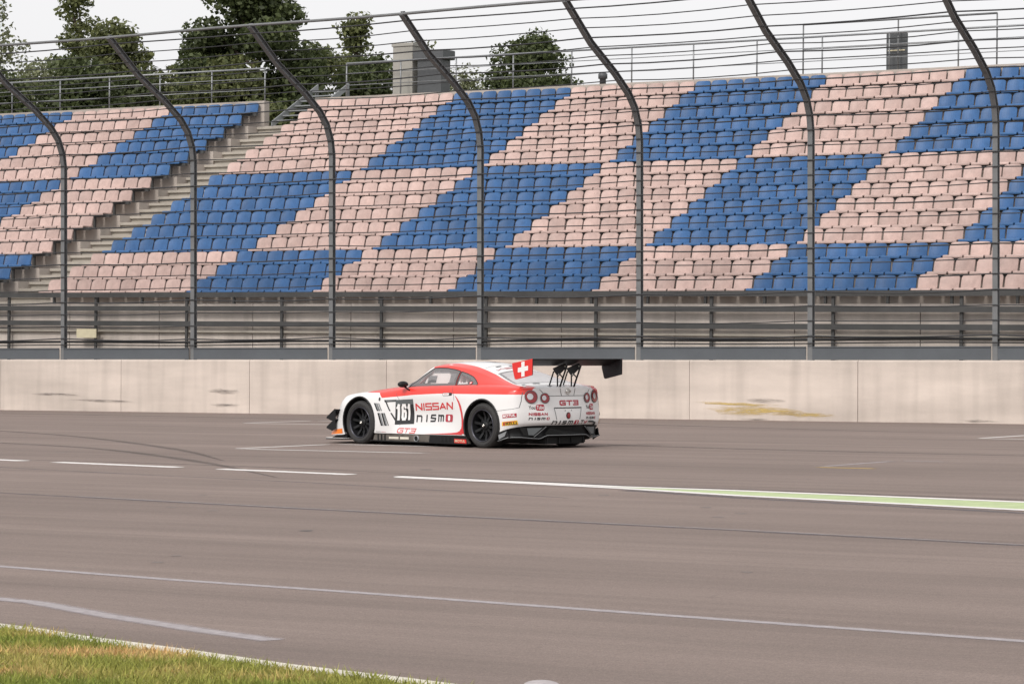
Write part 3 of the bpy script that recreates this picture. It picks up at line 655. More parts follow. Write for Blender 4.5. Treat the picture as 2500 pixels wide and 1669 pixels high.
#@@CAR@@
# ---------------------------------------------------------------- race car (x forward, y left, z up)
HEAD = R(46.5)
car = empty('race_car', (-.710, 43.023, 0), (0, 0, math.pi - HEAD))
tag(car, 'white and red racing coupe with a tall black rear wing on the track', 'race car')
WHEEL_X, WHEEL_R, WHEEL_Z = 1.40, .338, .335
def paint_mat(name, kind):
    m, nt, p = new_mat(name)
    tc = N(nt, 'ShaderNodeTexCoord'); sp = N(nt, 'ShaderNodeSeparateXYZ'); nt.links.new(tc.outputs['Object'], sp.inputs[0])
    X, Y, Z = sp.outputs
    def op(o_, a_, b_=None):
        k = N(nt, 'ShaderNodeMath', operation=o_)
        for i_, q_ in enumerate((a_, b_)):
            if q_ is None: continue
            if isinstance(q_, (int, float)): k.inputs[i_].default_value = q_
            else: nt.links.new(q_, k.inputs[i_])
        return k.outputs[0]
    def curve(src, lo, hi, pts):
        r = N(nt, 'ShaderNodeMapRange'); r.inputs['From Min'].default_value = lo; r.inputs['From Max'].default_value = hi; nt.links.new(src, r.inputs['Value'])
        cr = N(nt, 'ShaderNodeValToRGB'); el = cr.color_ramp.elements
        while len(el) < len(pts): el.new(.5)
        for e_, (x_, v_) in zip(el, pts): e_.position = (x_ - lo) / (hi - lo); e_.color = (v_, v_, v_, 1)
        for e_, (x_, v_) in zip(el, pts): e_.position = (x_ - lo) / (hi - lo); e_.color = (v_, v_, v_, 1)
        nt.links.new(r.outputs[0], cr.inputs[0])
        s_ = N(nt, 'ShaderNodeSeparateColor'); nt.links.new(cr.outputs[0], s_.inputs[0]); return s_.outputs[0]
    aY = op('ABSOLUTE', Y)
    if kind == 'body':
        line = curve(X, -2.4, 1.2, [(-2.3, .845), (-1.6, .842), (-.7, .815), (.2, .775), (.95, .715)])
        m1 = op('GREATER_THAN', Z, line)
        fr = curve(Z, .6, 1.0, [(.68, .86), (.72, .88), (.80, .98), (.86, .99)])      # slanted front edge of the red
        m2 = op('LESS_THAN', X, fr)
        # hood: red flanks widening toward the windscreen
        hood = op('MULTIPLY', op('GREATER_THAN', aY, .42), op('MULTIPLY', op('GREATER_THAN', Z, .80), op('LESS_THAN', X, 1.32)))
        inner = curve(X, -2.4, 1.2, [(-2.3, .93), (-2.12, .66), (-1.9, .62), (-1.3, .55), (-.5, .50), (1.1, .50)])
        m3 = op('GREATER_THAN', aY, inner)
        red = op('MAXIMUM', op('MULTIPLY', op('MULTIPLY', m1, m2), m3), op('MULTIPLY', hood, op('GREATER_THAN', op('ADD', aY, 0), .55)))
        red = op('MULTIPLY', red, op('GREATER_THAN', X, -2.13))
    else:
        edge = curve(X, -2.0, 1.0, [(-1.9, .70), (-1.75, .67), (-1.25, .53), (-.8, .47), (-.1, .42), (.15, .40), (.55, .70)])
        red = op('MULTIPLY', op('GREATER_THAN', aY, edge), op('LESS_THAN', X, .02))
        red = op('MAXIMUM', red, op('MULTIPLY', op('LESS_THAN', X, .02), op('LESS_THAN', Z, .0)))
    mixc = N(nt, 'ShaderNodeMix', data_type='RGBA')
    mixc.inputs['A'].default_value = (.745, .737, .733, 1); mixc.inputs['B'].default_value = (.74, .045, .032, 1)
    nt.links.new(red, mixc.inputs['Factor']); nt.links.new(mixc.outputs['Result'], p.inputs['Base Color'])
    p.inputs['Roughness'].default_value = .34; p.inputs['Coat Weight'].default_value = .35; p.inputs['Coat Roughness'].default_value = .12
    return m
PB, PD = paint_mat('body_paint', 'body'), paint_mat('roof_paint', 'dome')
M['white'] = mat('white_vinyl', (.80, .79, .785), .4, coat=.4)
M['red'] = mat('red_vinyl', (.60, .028, .032), .4, coat=.4)
M['crimson'] = mat('crimson_vinyl', (.40, .02, .04), .4, coat=.3)
M['flagred'] = mat('flag_red_vinyl', (.68, .025, .02), .45, coat=.2)
M['ink'] = mat('black_vinyl', (.014, .014, .016), .4, coat=.2)
M['grey'] = mat('grey_vinyl', (.10, .11, .115), .45)
M['yellow'] = mat('yellow_vinyl', (.78, .44, .02), .4)
M['orange'] = mat('orange_marker', (.90, .22, .02), .35, coat=.5)
M['carbon'] = mat('carbon_fibre', (.010, .010, .011), .5, var=.3, scale=60, spec=.28)
M['carbon_mid'] = mat('dusty_skirt', (.10, .088, .076), .6, var=.45, scale=9)
M['cavity'] = mat('cavity_black', (.004, .004, .004), .9)
M['tyre'] = mat('tyre_rubber', (.028, .027, .027), .72, var=.2, scale=25)
M['rim'] = mat('rim_black', (.010, .0105, .012), .5, .0, spec=.3)
M['disc'] = mat('brake_disc', (.012, .012, .012), .6, .2)
M['rim_lip'] = mat('rim_lip', (.10, .10, .12), .3, .8)
M['chrome'] = mat('chrome', (.72, .70, .66), .18, 1.0)
M['lens_red'] = mat('tail_lamp_red', (.26, .006, .012), .15, coat=.6)
M['lens_clear'] = mat('tail_lamp_clear', (.55, .55, .58), .2, .4, coat=1.0)
M['lamp_rim'] = mat('lamp_recess_shade', (.34, .33, .33), .4)  # grey puts the shading of the white lamp recess into the colour
M['tint'] = mat('window_border', (.13, .12, .12), .3, coat=.5)
M['cabin'] = mat('cabin_trim', (.50, .47, .46), .7, var=.1)
M['cabin_pale'] = mat('cabin_pale', (.80, .78, .77), .6)
def glass_mat(name, tint, haze=.0):
    m, nt, p = new_mat(name); nt.nodes.remove(p)
    tr = N(nt, 'ShaderNodeBsdfTransparent'); tr.inputs['Color'].default_value = (*tint, 1)
    gl = N(nt, 'ShaderNodeBsdfGlossy'); gl.inputs['Roughness'].default_value = .03
    fr = N(nt, 'ShaderNodeFresnel'); fr.inputs['IOR'].default_value = 1.6
    ms = N(nt, 'ShaderNodeMixShader'); nt.links.new(fr.outputs[0], ms.inputs[0]); nt.links.new(tr.outputs[0], ms.inputs[1]); nt.links.new(gl.outputs[0], ms.inputs[2])
    df = N(nt, 'ShaderNodeBsdfDiffuse'); df.inputs['Color'].default_value = (.80, .78, .79, 1)      # white put in for pale sky reflection and hazy plastic
    m2 = N(nt, 'ShaderNodeMixShader'); m2.inputs[0].default_value = haze; nt.links.new(ms.outputs[0], m2.inputs[1]); nt.links.new(df.outputs[0], m2.inputs[2])
    nt.links.new(m2.outputs[0], nt.nodes['Material Output'].inputs[0]); return m
M['glass'] = glass_mat('window_glass', (.93, .91, .905), .11)
M['glass_rear'] = glass_mat('rear_window_glass', (.95, .95, .96), .50)
def cr_(P, n):
    """Catmull-Rom through control rows (axis 0), n samples per span"""
    P = np.asarray(P, float); Q = np.concatenate([[2*P[0]-P[1]], P, [2*P[-1]-P[-2]]]); out = []
    for i in range(1, len(Q) - 2):
        for t in np.linspace(0, 1, n, endpoint=False):
            a, b, c, d = Q[i-1], Q[i], Q[i+1], Q[i+2]
            out.append(.5*((2*b) + (c-a)*t + (2*a-5*b+4*c-d)*t*t + (3*b-a-3*c+d)*t**3))
    out.append(P[-1]); return np.array(out)
def pchip(xs, ys):
    xs = np.array(xs, float); ys = np.array(ys, float)
    h = np.diff(xs); dl = np.diff(ys) / h; m = np.zeros(len(xs)); m[0], m[-1] = dl[0], dl[-1]
    for i in range(1, len(xs)-1):
        if dl[i-1]*dl[i] > 0: m[i] = 2*dl[i-1]*dl[i]/(dl[i-1]+dl[i])
    def f(x):
        x = np.clip(x, xs[0], xs[-1]); i = min(max(int(np.searchsorted(xs, x)) - 1, 0), len(xs)-2); t = (x-xs[i])/h[i]
        return ys[i]*(1+2*t)*(1-t)**2 + h[i]*m[i]*t*(1-t)**2 + ys[i+1]*t*t*(3-2*t) + h[i]*m[i+1]*t*t*(t-1)
    return f
# --- lower body control net: station -> nine points from sill to centre line
ZL = (.18, .32, .48, .62)
def st_side(x, ys, p4, p5, p6, p7, z8, z0=.18):
    zl_ = [z0] + [max(z, z0 + .03 * (i + 1)) for i, z in enumerate(ZL[1:])]
    return [(x, y, z) for y, z in zip(ys, zl_)] + [(x, *p4), (x, *p5), (x, *p6), (x, *p7), (x, 0, z8)]
net = []
def st_end(pts, tops):
    net.append(list(pts) + tops)
# nose centre, nose, front corner
net.append([(2.28, 0, .13), (2.32, 0, .30), (2.31, 0, .42), (2.27, 0, .54), (2.23, 0, .62), (2.18, 0, .665), (2.17, 0, .668), (2.165, 0, .67), (2.16, 0, .672)])
net.append([(2.25, .40, .13), (2.29, .40, .30), (2.28, .40, .42), (2.24, .40, .54), (2.20, .40, .62), (2.15, .39, .67), (2.12, .28, .68), (2.11, .14, .685), (2.11, 0, .686)])
net.append([(2.23, .79, .13), (2.20, .775, .30), (2.17, .75, .42), (2.13, .73, .54), (2.09, .71, .62), (2.05, .68, .675), (2.03, .48, .70), (2.02, .24, .71), (2.02, 0, .712)])
net.append([(2.09, .935, .13), (2.04, .915, .30), (2.0, .885, .46), (1.98, .85, .62), (1.98, .80, .675), (1.98, .74, .715), (1.98, .52, .735), (1.98, .26, .745), (1.98, 0, .748)])
net.append(st_side(1.82, (.94, .955, .955, .94), (.89, .715), (.81, .755), (.56, .77), (.28, .78), .785, .14))
net.append(st_side(1.60, (.965, .98, .98, .97), (.935, .735), (.85, .785), (.58, .80), (.29, .805), .81))
net.append(st_side(1.40, (.975, .988, .988, .978), (.948, .745), (.86, .80), (.60, .825), (.30, .83), .83))
net.append(st_side(1.05, (.972, .985, .985, .972), (.945, .755), (.86, .82), (.62, .868), (.30, .87), .87))
net.append(st_side(.70, (.968, .975, .970, .958), (.935, .76), (.865, .845), (.68, .895), (.35, .91), .915))
net.append(st_side(.46, (.955, .915, .895, .90), (.905, .765), (.868, .862), (.74, .905), (.35, .93), .93))
net.append(st_side(.10, (.952, .905, .885, .897), (.905, .775), (.868, .880), (.75, .915), (.35, .93), .93))
net.append(st_side(-.45, (.955, .915, .898, .910), (.915, .785), (.873, .895), (.76, .925), (.35, .93), .935))
net.append(st_side(-.82, (.965, .950, .942, .942), (.932, .79), (.880, .905), (.76, .935), (.38, .94), .945))
net.append(st_side(-1.08, (.978, .982, .980, .970), (.950, .795), (.885, .910), (.755, .940), (.40, .95), .955))
net.append(st_side(-1.40, (.982, .992, .992, .980), (.955, .80), (.885, .912), (.745, .945), (.42, .955), .96))
net.append(st_side(-1.66, (.980, .988, .986, .975), (.950, .80), (.880, .905), (.735, .940), (.42, .955), .96, .20))
net.append([(-1.79, .968, .25), (-1.80, .972, .36), (-1.81, .968, .50), (-1.81, .957, .63), (-1.81, .932, .80), (-1.81, .868, .897), (-1.82, .72, .930), (-1.83, .42, .945), (-1.85, 0, .95)])
net.append([(-1.90, .930, .29), (-1.92, .938, .37), (-1.93, .936, .50), (-1.93, .925, .63), (-1.93, .905, .80), (-1.93, .850, .888), (-1.95, .70, .920), (-1.98, .40, .935), (-2.0, 0, .938)])
net.append([(-2.01, .845, .32), (-2.04, .852, .38), (-2.05, .852, .50), (-2.05, .842, .63), (-2.04, .828, .80), (-2.03, .795, .882), (-2.05, .62, .912), (-2.08, .36, .925), (-2.10, 0, .928)])
net.append([(-2.10, .66, .34), (-2.13, .665, .39), (-2.14, .665, .50), (-2.135, .66, .63), (-2.13, .65, .79), (-2.12, .635, .885), (-2.125, .48, .908), (-2.14, .28, .918), (-2.155, 0, .92)])
net.append([(-2.17, .42, .345), (-2.205, .42, .39), (-2.215, .42, .50), (-2.205, .42, .63), (-2.195, .415, .785), (-2.19, .41, .89), (-2.19, .31, .908), (-2.20, .18, .913), (-2.205, 0, .914)])
net.append([(-2.21, .20, .345), (-2.245, .20, .39), (-2.25, .20, .50), (-2.24, .20, .63), (-2.225, .20, .785), (-2.225, .195, .895), (-2.225, .15, .908), (-2.225, .08, .91), (-2.228, 0, .911)])
net.append([(-2.22, 0, .345), (-2.255, 0, .39), (-2.26, 0, .50), (-2.25, 0, .63), (-2.235, 0, .785), (-2.235, 0, .897), (-2.236, 0, .902), (-2.237, 0, .906), (-2.238, 0, .908)])
G = cr_(np.array(net), 12); G = cr_(G.transpose(1, 0, 2), 9).transpose(1, 0, 2)
G[:, :, 1] = np.maximum(G[:, :, 1], 0)
nT, nJ = G.shape[:2]
half = G.reshape(-1, 3).copy()
# pull the grid lines onto the wheel arches, then open them
ARCH = [(WHEEL_X + .01, .345, .388), (-WHEEL_X, .340, .385)]
dst = np.full(len(half), 9.0)
for ax, az, ar in ARCH:
    dx, dz = half[:, 0] - ax, half[:, 2] - az; rr = np.hypot(dx, dz); ok = (half[:, 1] > .6) & (half[:, 2] < .79)
    near_ = ok & (np.abs(rr - ar) < .011)
    half[near_, 0] = ax + dx[near_] / rr[near_] * ar; half[near_, 2] = az + dz[near_] / rr[near_] * ar
    dd = np.where(ok, np.hypot(half[:, 0] - ax, half[:, 2] - az) - ar, 9.0); dst = np.minimum(dst, dd)
quads = []
for i in range(nT - 1):
    for j in range(nJ - 1):
        q = (i*nJ+j, i*nJ+j+1, (i+1)*nJ+j+1, (i+1)*nJ+j)
        if all(dst[k] < .0015 for k in q): continue
        quads.append(q)
def mirrored(vs, fs):
    n = len(vs); v2 = [tuple(v) for v in vs] + [(v[0], -v[1], v[2]) for v in vs]
    return v2, [tuple(f) for f in fs] + [tuple(k + n for k in f[::-1]) for f in fs]
def weld(o, dist=.0004):
    bm = bmesh.new(); bm.from_mesh(o.data); bmesh.ops.remove_doubles(bm, verts=bm.verts, dist=dist); bmesh.ops.dissolve_degenerate(bm, edges=bm.edges, dist=.0002)
    bmesh.ops.recalc_face_normals(bm, faces=bm.faces); bm.to_mesh(o.data); bm.free()
    o.data.polygons.foreach_set('use_smooth', [True] * len(o.data.polygons))
vb, fb = mirrored(half, quads)
body = obj('body', vb, fb, PB, car, True); weld(body)
# --- greenhouse
zt = pchip([-2.02, -1.88, -1.72, -1.5, -1.25, -.95, -.6, -.3, 0, .12, .3, .55, .75, .92], [.925, .950, .992, 1.065, 1.150, 1.228, 1.272, 1.284, 1.270, 1.245, 1.170, 1.055, .965, .895])
yc = pchip([-2.02, -1.8, -1.5, -1.2, -.94, -.6, -.3, 0, .3, .5, .7, .85, .92], [.735, .715, .675, .640, .618, .612, .612, .625, .730, .80, .60, .30, .02])
zc_ = pchip([-2.02, -1.8, -1.5, -1.2, -.94, -.6, -.3, 0, .3, .5, .7, .85, .92], [.915, .945, 1.000, 1.065, 1.128, 1.190, 1.218, 1.205, 1.005, .885, .895, .892, .888])
yb = pchip([-2.02, -1.6, -1.15, -.6, 0, .45, .5, .7, .85, .92], [.765, .800, .815, .820, .820, .815, .803, .602, .302, .022])
zb = pchip([-2.02, -1.6, -1.15, -.6, 0, .5, .92], [.895, .908, .912, .900, .885, .872, .87])
nx_, n1, n2 = 200, 22, 40
DV = []
XS = np.linspace(-2.02, .92, nx_)
for x in XS:
    a_ = (yb(x), zb(x)); b_ = (yc(x), zc_(x)); t_ = zt(x)
    for k in range(n1):
        t = k / n1; bul = .022 * math.sin(math.pi * t)
        DV.append((x, a_[0] + (b_[0]-a_[0])*t + bul, a_[1] + (b_[1]-a_[1])*t))
    for k in range(n2 + 1):
        ph = k / n2 * math.pi / 2; y_ = b_[0] * math.cos(ph) ** .9 if k < n2 else 0
        DV.append((x, y_, b_[1] + (t_ - b_[1]) * (1 - (y_ / max(b_[0], 1e-6)) ** 2.3)))
NJ = n1 + n2 + 1
SIDE = [(.405, .892), (.20, 1.045), (-.005, 1.182), (-.12, 1.186), (-.30, 1.182), (-.47, 1.163), (-.605, 1.139), (-.648, .912)]
QUAR = [(-.632, 1.132), (-.78, 1.102), (-.935, 1.056), (-1.03, 1.01), (-1.115, .955), (-1.115, .935), (-1.08, .924), (-.672, .914)]
def inpoly(p, poly):
    c_ = False; n = len(poly)
    for i in range(n):
        (x1, y1), (x2, y2) = poly[i], poly[(i+1) % n]
        if (y1 > p[1]) != (y2 > p[1]) and p[0] < (x2-x1)*(p[1]-y1)/(y2-y1)+x1: c_ = not c_
    return c_
def pdist(p, poly):
    best = 9
    for i in range(len(poly)):
        a_ = np.array(poly[i]); b_ = np.array(poly[(i+1) % len(poly)]); ab = b_-a_; t = np.clip(np.dot(np.array(p)-a_, ab)/np.dot(ab, ab), 0, 1); best = min(best, np.hypot(*(np.array(p)-a_-ab*t)))
    return best
groups = {k: [] for k in ('roof', 'side_window', 'window_border', 'quarter_window', 'quarter_border', 'windscreen', 'rear_window', 'rear_border', 'screen_border')}
for i in range(nx_ - 1):
    for j in range(NJ - 1):
        q = (i*NJ+j, i*NJ+j+1, (i+1)*NJ+j+1, (i+1)*NJ+j); c_ = np.mean([DV[k] for k in q], 0); x, y, z = c_
        key = 'roof'
        if j < n1 + 4 and x < .46 and inpoly((x, z), SIDE): key = 'side_window' if pdist((x, z), SIDE) > .052 else 'window_border'
        elif j < n1 + 4 and inpoly((x, z), QUAR): key = 'quarter_window' if pdist((x, z), QUAR) > .035 else 'quarter_border'
        elif x > .06 and j >= n1 + (3 if x < .5 else 1) and x < .86 and y < yc(x) - .035: key = 'windscreen' if (x < .82) else 'screen_border'
        elif -1.80 < x < -1.24 and j >= n1:
            e_ = .53 + (.70 - .53) * (-1.24 - x) / .56 - .05
            if y < e_: key = 'rear_window' if (y < e_ - .045 and -1.765 < x < -1.275) else 'rear_border'
        groups[key].append(q)
def sub_obj(name, fs, m, parent, side=0):
    used = sorted({k for f in fs for k in f}); mp_ = {k: i for i, k in enumerate(used)}
    v1 = [DV[k] for k in used]; f1 = [tuple(mp_[k] for k in f) for f in fs]
    if side: v2, f2 = [(v[0], v[1]*side, v[2]) for v in v1], f1
    else: v2, f2 = mirrored(v1, f1)
    o = obj(name, v2, f2, m, parent, True); weld(o); return o
roof = sub_obj('roof', groups['roof'], PD, car)
so = roof.modifiers.new('thick', 'SOLIDIFY'); so.thickness = .018; so.offset = -1
for nm, src, m_ in (('side_window', 'side_window', 'glass'), ('quarter_window', 'quarter_window', 'glass'), ('windscreen', 'windscreen', 'glass'), ('rear_window', 'rear_window', 'glass_rear')):
    bk = {'side_window': 'window_border', 'quarter_window': 'quarter_border', 'windscreen': 'screen_border', 'rear_window': 'rear_border'}[nm]
    for sd_ in ((1, -1) if nm in ('side_window', 'quarter_window') else (0,)):
        wo_ = sub_obj(nm, groups[src], M[m_], car, sd_)
        if groups[bk]: sub_obj('window_border', groups[bk], M['tint'], wo_, sd_)
# seal lines round the side glass and the B pillar
def surf_pts(poly):
    out = []
    for (x, z) in poly:
        t = np.clip((z - zb(x)) / max(zc_(x) - zb(x), 1e-4), 0, 1); out.append(Vector((x, yb(x) + (yc(x)-yb(x))*t + .022*math.sin(math.pi*t) + .002, z)))
    return out
for sgn in (1, -1):
    for poly in (SIDE, QUAR):
        dp_ = []
        for a_, b_ in zip(poly, poly[1:] + poly[:1]):
            for t in np.linspace(0, 1, 6, endpoint=False): dp_.append((a_[0]+(b_[0]-a_[0])*t, a_[1]+(b_[1]-a_[1])*t))
        ps = [Vector((p.x, p.y*sgn, p.z)) for p in surf_pts(dp_)]
        mb = MB(); mb.tube(ps + [ps[0]], .007, 5, False); mb.build('window_seal', M['ink'], car, True)
# --- ray casting for decals
dg = bpy.context.evaluated_depsgraph_get()
def bvh_of(objs):
    vs, fs = [], []
    for o in objs:
        b0 = len(vs); vs += [v.co.copy() for v in o.data.vertices]; fs += [tuple(k + b0 for k in p.vertices) for p in o.data.polygons]
    return BVHTree.FromPolygons(vs, fs)
glass_objs = [o for o in car.children if o.name.split('.')[0] in ('side_window', 'quarter_window', 'rear_window')]
BV = bvh_of([body, roof] + glass_objs + [c_ for g_ in glass_objs for c_ in g_.children])
def hit(kind, a, b, off=.004):
    if kind == 'side': o_, d_ = Vector((a, 3, b)), Vector((0, -1, 0))
    elif kind == 'sideR': o_, d_ = Vector((a, -3, b)), Vector((0, 1, 0))
    elif kind in ('diagL', 'diagR'):
        g_ = 1 if kind == 'diagL' else -1; o_, d_ = Vector((2.02 - a*.707 + 2, g_*(.86 + a*.707 + 2), b)), Vector((-.707, -g_*.707, 0))
    elif kind == 'rear': o_, d_ = Vector((-5, a, b)), Vector((1, 0, 0))
    else: o_, d_ = Vector((a, b, 4)), Vector((0, 0, -1))
    loc, nrm, _, _ = BV.ray_cast(o_, d_)
    if loc is None: return None
    if nrm.dot(d_) > 0: nrm = -nrm
    return loc + nrm * off
def decal(name, polys, kind, m, parent=car, off=.004, maxlen=.03):
    """polys: list of quads/triangles/ngons in the 2-D plane of the projection"""
    bm = bmesh.new()
    for poly in polys:
        vs = [bm.verts.new((p[0], p[1], 0)) for p in poly]
        try: bm.faces.new(vs)
        except ValueError: pass
    bmesh.ops.remove_doubles(bm, verts=bm.verts, dist=1e-5)
    for _ in range(7):
        es = [e for e in bm.edges if e.calc_length() > maxlen]
        if not es: break
        bmesh.ops.subdivide_edges(bm, edges=es, cuts=1, use_grid_fill=True)
        bmesh.ops.triangulate(bm, faces=[f for f in bm.faces if len(f.verts) > 4])
    bad = []
    for v in bm.verts:
        h_ = hit(kind, v.co.x, v.co.y, off)
        if h_ is None: bad.append(v)
        else: v.co = h_
    if bad: bmesh.ops.delete(bm, geom=bad, context='VERTS')
    me = bpy.data.meshes.new(name); bm.to_mesh(me); bm.free(); me.materials.append(m)
    return link(bpy.data.objects.new(name, me), parent)
# stroke letters on a unit box
GL = {
 'N': [[(0, 0), (0, 1), (1, 0), (1, 1)]], 'I': [[(.5, 0), (.5, 1)]], 'S': [[(1, 1), (0, 1), (0, .52), (1, .48), (1, 0), (0, 0)]],
 'A': [[(0, 0), (.5, 1), (1, 0)], [(.22, .3), (.78, .3)]], 'G': [[(1, 1), (.2, 1), (0, .8), (0, .2), (.2, 0), (1, 0), (1, .5), (.5, .5)]], 'T': [[(0, 1), (1, 1)], [(.5, 1), (.5, 0)]],
 '3': [[(0, 1), (1, 1), (1, 0), (0, 0)], [(.2, .5), (1, .5)]], 'n': [[(0, 0), (0, 1)], [(0, .92), (.85, .92), (1, .75), (1, 0)]], 'i': [[(.5, 0), (.5, 1)]],
 's': [[(1, 1), (.1, 1), (0, .55), (1, .45), (.9, 0), (0, 0)]], 'm': [[(0, 0), (0, 1)], [(0, .92), (.92, .92), (1, .8), (1, 0)], [(.5, .92), (.5, 0)]],
 '1': [[(.1, .82), (.55, 1), (.55, 0)]], '6': [[(.9, .85), (.75, 1), (.2, 1), (.05, .85), (.05, .15), (.2, 0), (.75, 0), (.9, .15), (.9, .45), (.75, .58), (.05, .58)]],
 '.': [[(.4, 0), (.6, 0)]], 'V': [[(0, 1), (.4, 0), (1, 1)]], 't': [[(0, 1), (1, 1)], [(.5, 1), (.5, 0)]],
}
def strokes(txt, x0, z0, cw, ch, gap, sw, shear=0.0, tilt=0.0, sx=-1, thin=None):
    """quads for stroke text; runs towards sx (-1: letters advance to the rear on the left flank)"""
    quads = []; pen = 0
    for chh in txt:
        ww = cw * {'I': .28, 'i': .28, '.': .3, '1': .75, 'm': 1.25, 'S': .95}.get(chh, 1.0)
        for line in GL.get(chh, []):
            pts = [Vector((p[0] * (ww - sw) + sw/2, p[1] * (ch - sw) + sw/2)) for p in line]
            for k, (a_, b_) in enumerate(zip(pts[:-1], pts[1:])):
                d = (b_ - a_); 
                if d.length < 1e-6: continue
                d.normalize(); n = Vector((-d.y, d.x)); wv = sw if not (thin and abs(d.y) < .3) else thin
                a2 = a_ - d * sw * .42; b2 = b_ + d * sw * .42
                if chh in 'NAV' and abs(d.x) > .1 and abs(d.y) > .1: a2, b2 = a_, b_
                quads.append([(p.x + pen, p.y) for p in (a2 + n*wv/2, a2 - n*wv/2, b2 - n*wv/2, b2 + n*wv/2)])
        pen += ww + gap
    return [[(x0 + sx * (p[0] + shear * p[1]), z0 + p[1] + tilt * p[0]) for p in q] for q in quads], pen - gap
def rect(x0, z0, x1, z1, nx=1, tilt=0.0): return [[(x0, z0), (x1, z0 + tilt), (x1, z1 + tilt), (x0, z1)]]
def blob(x0, z0, x1, z1, r=.3, shear=0.0, tilt=0.0):
    """rounded rectangle"""
    out = []; w_, h_ = x1 - x0, z1 - z0; rr = min(abs(w_), abs(h_)) * r; sg = 1 if w_ > 0 else -1
    for cx, cz, a0 in ((x1 - sg*rr, z1 - rr, 0), (x0 + sg*rr, z1 - rr, 90), (x0 + sg*rr, z0 + rr, 180), (x1 - sg*rr, z0 + rr, 270)):
        for k in range(5):
            t = R(a0 + k * 22.5); px, pz = cx + sg*rr*math.cos(t), cz + rr*math.sin(t)
            out.append((px + shear * (pz - z0), pz + tilt * abs(px - x0)))
    return [out]
def font(txt, x0, z0, ht, width, sx=-1, bold=.012, shear=0.0, tilt=0.0):
    """built-in font outlines fitted to a box"""
    cu = bpy.data.curves.new('lettering', 'FONT'); cu.body = txt; cu.size = 1; cu.offset = bold; cu.resolution_u = 2
    o = bpy.data.objects.new('lettering', cu); C.objects.link(o); dg_ = bpy.context.evaluated_depsgraph_get(); dg_.update()
    me = o.evaluated_get(dg_).to_mesh(); co = [(v.co.x, v.co.y) for v in me.vertices]; tr = [[co[k] for k in p.vertices] for p in me.polygons]
    xs = [p[0] for p in co]; ys = [p[1] for p in co]; mnx, mxx, mny, mxy = min(xs), max(xs), min(ys), max(ys)
    o.evaluated_get(dg_).to_mesh_clear(); bpy.data.objects.remove(o); bpy.data.curves.remove(cu)
    f = lambda p: ((p[0]-mnx)/(mxx-mnx)*width, (p[1]-mny)/(mxy-mny)*ht)
    return [[(x0 + sx*(f(p)[0] + shear*f(p)[1]), z0 + f(p)[1] + tilt*f(p)[0]) for p in t] for t in tr]
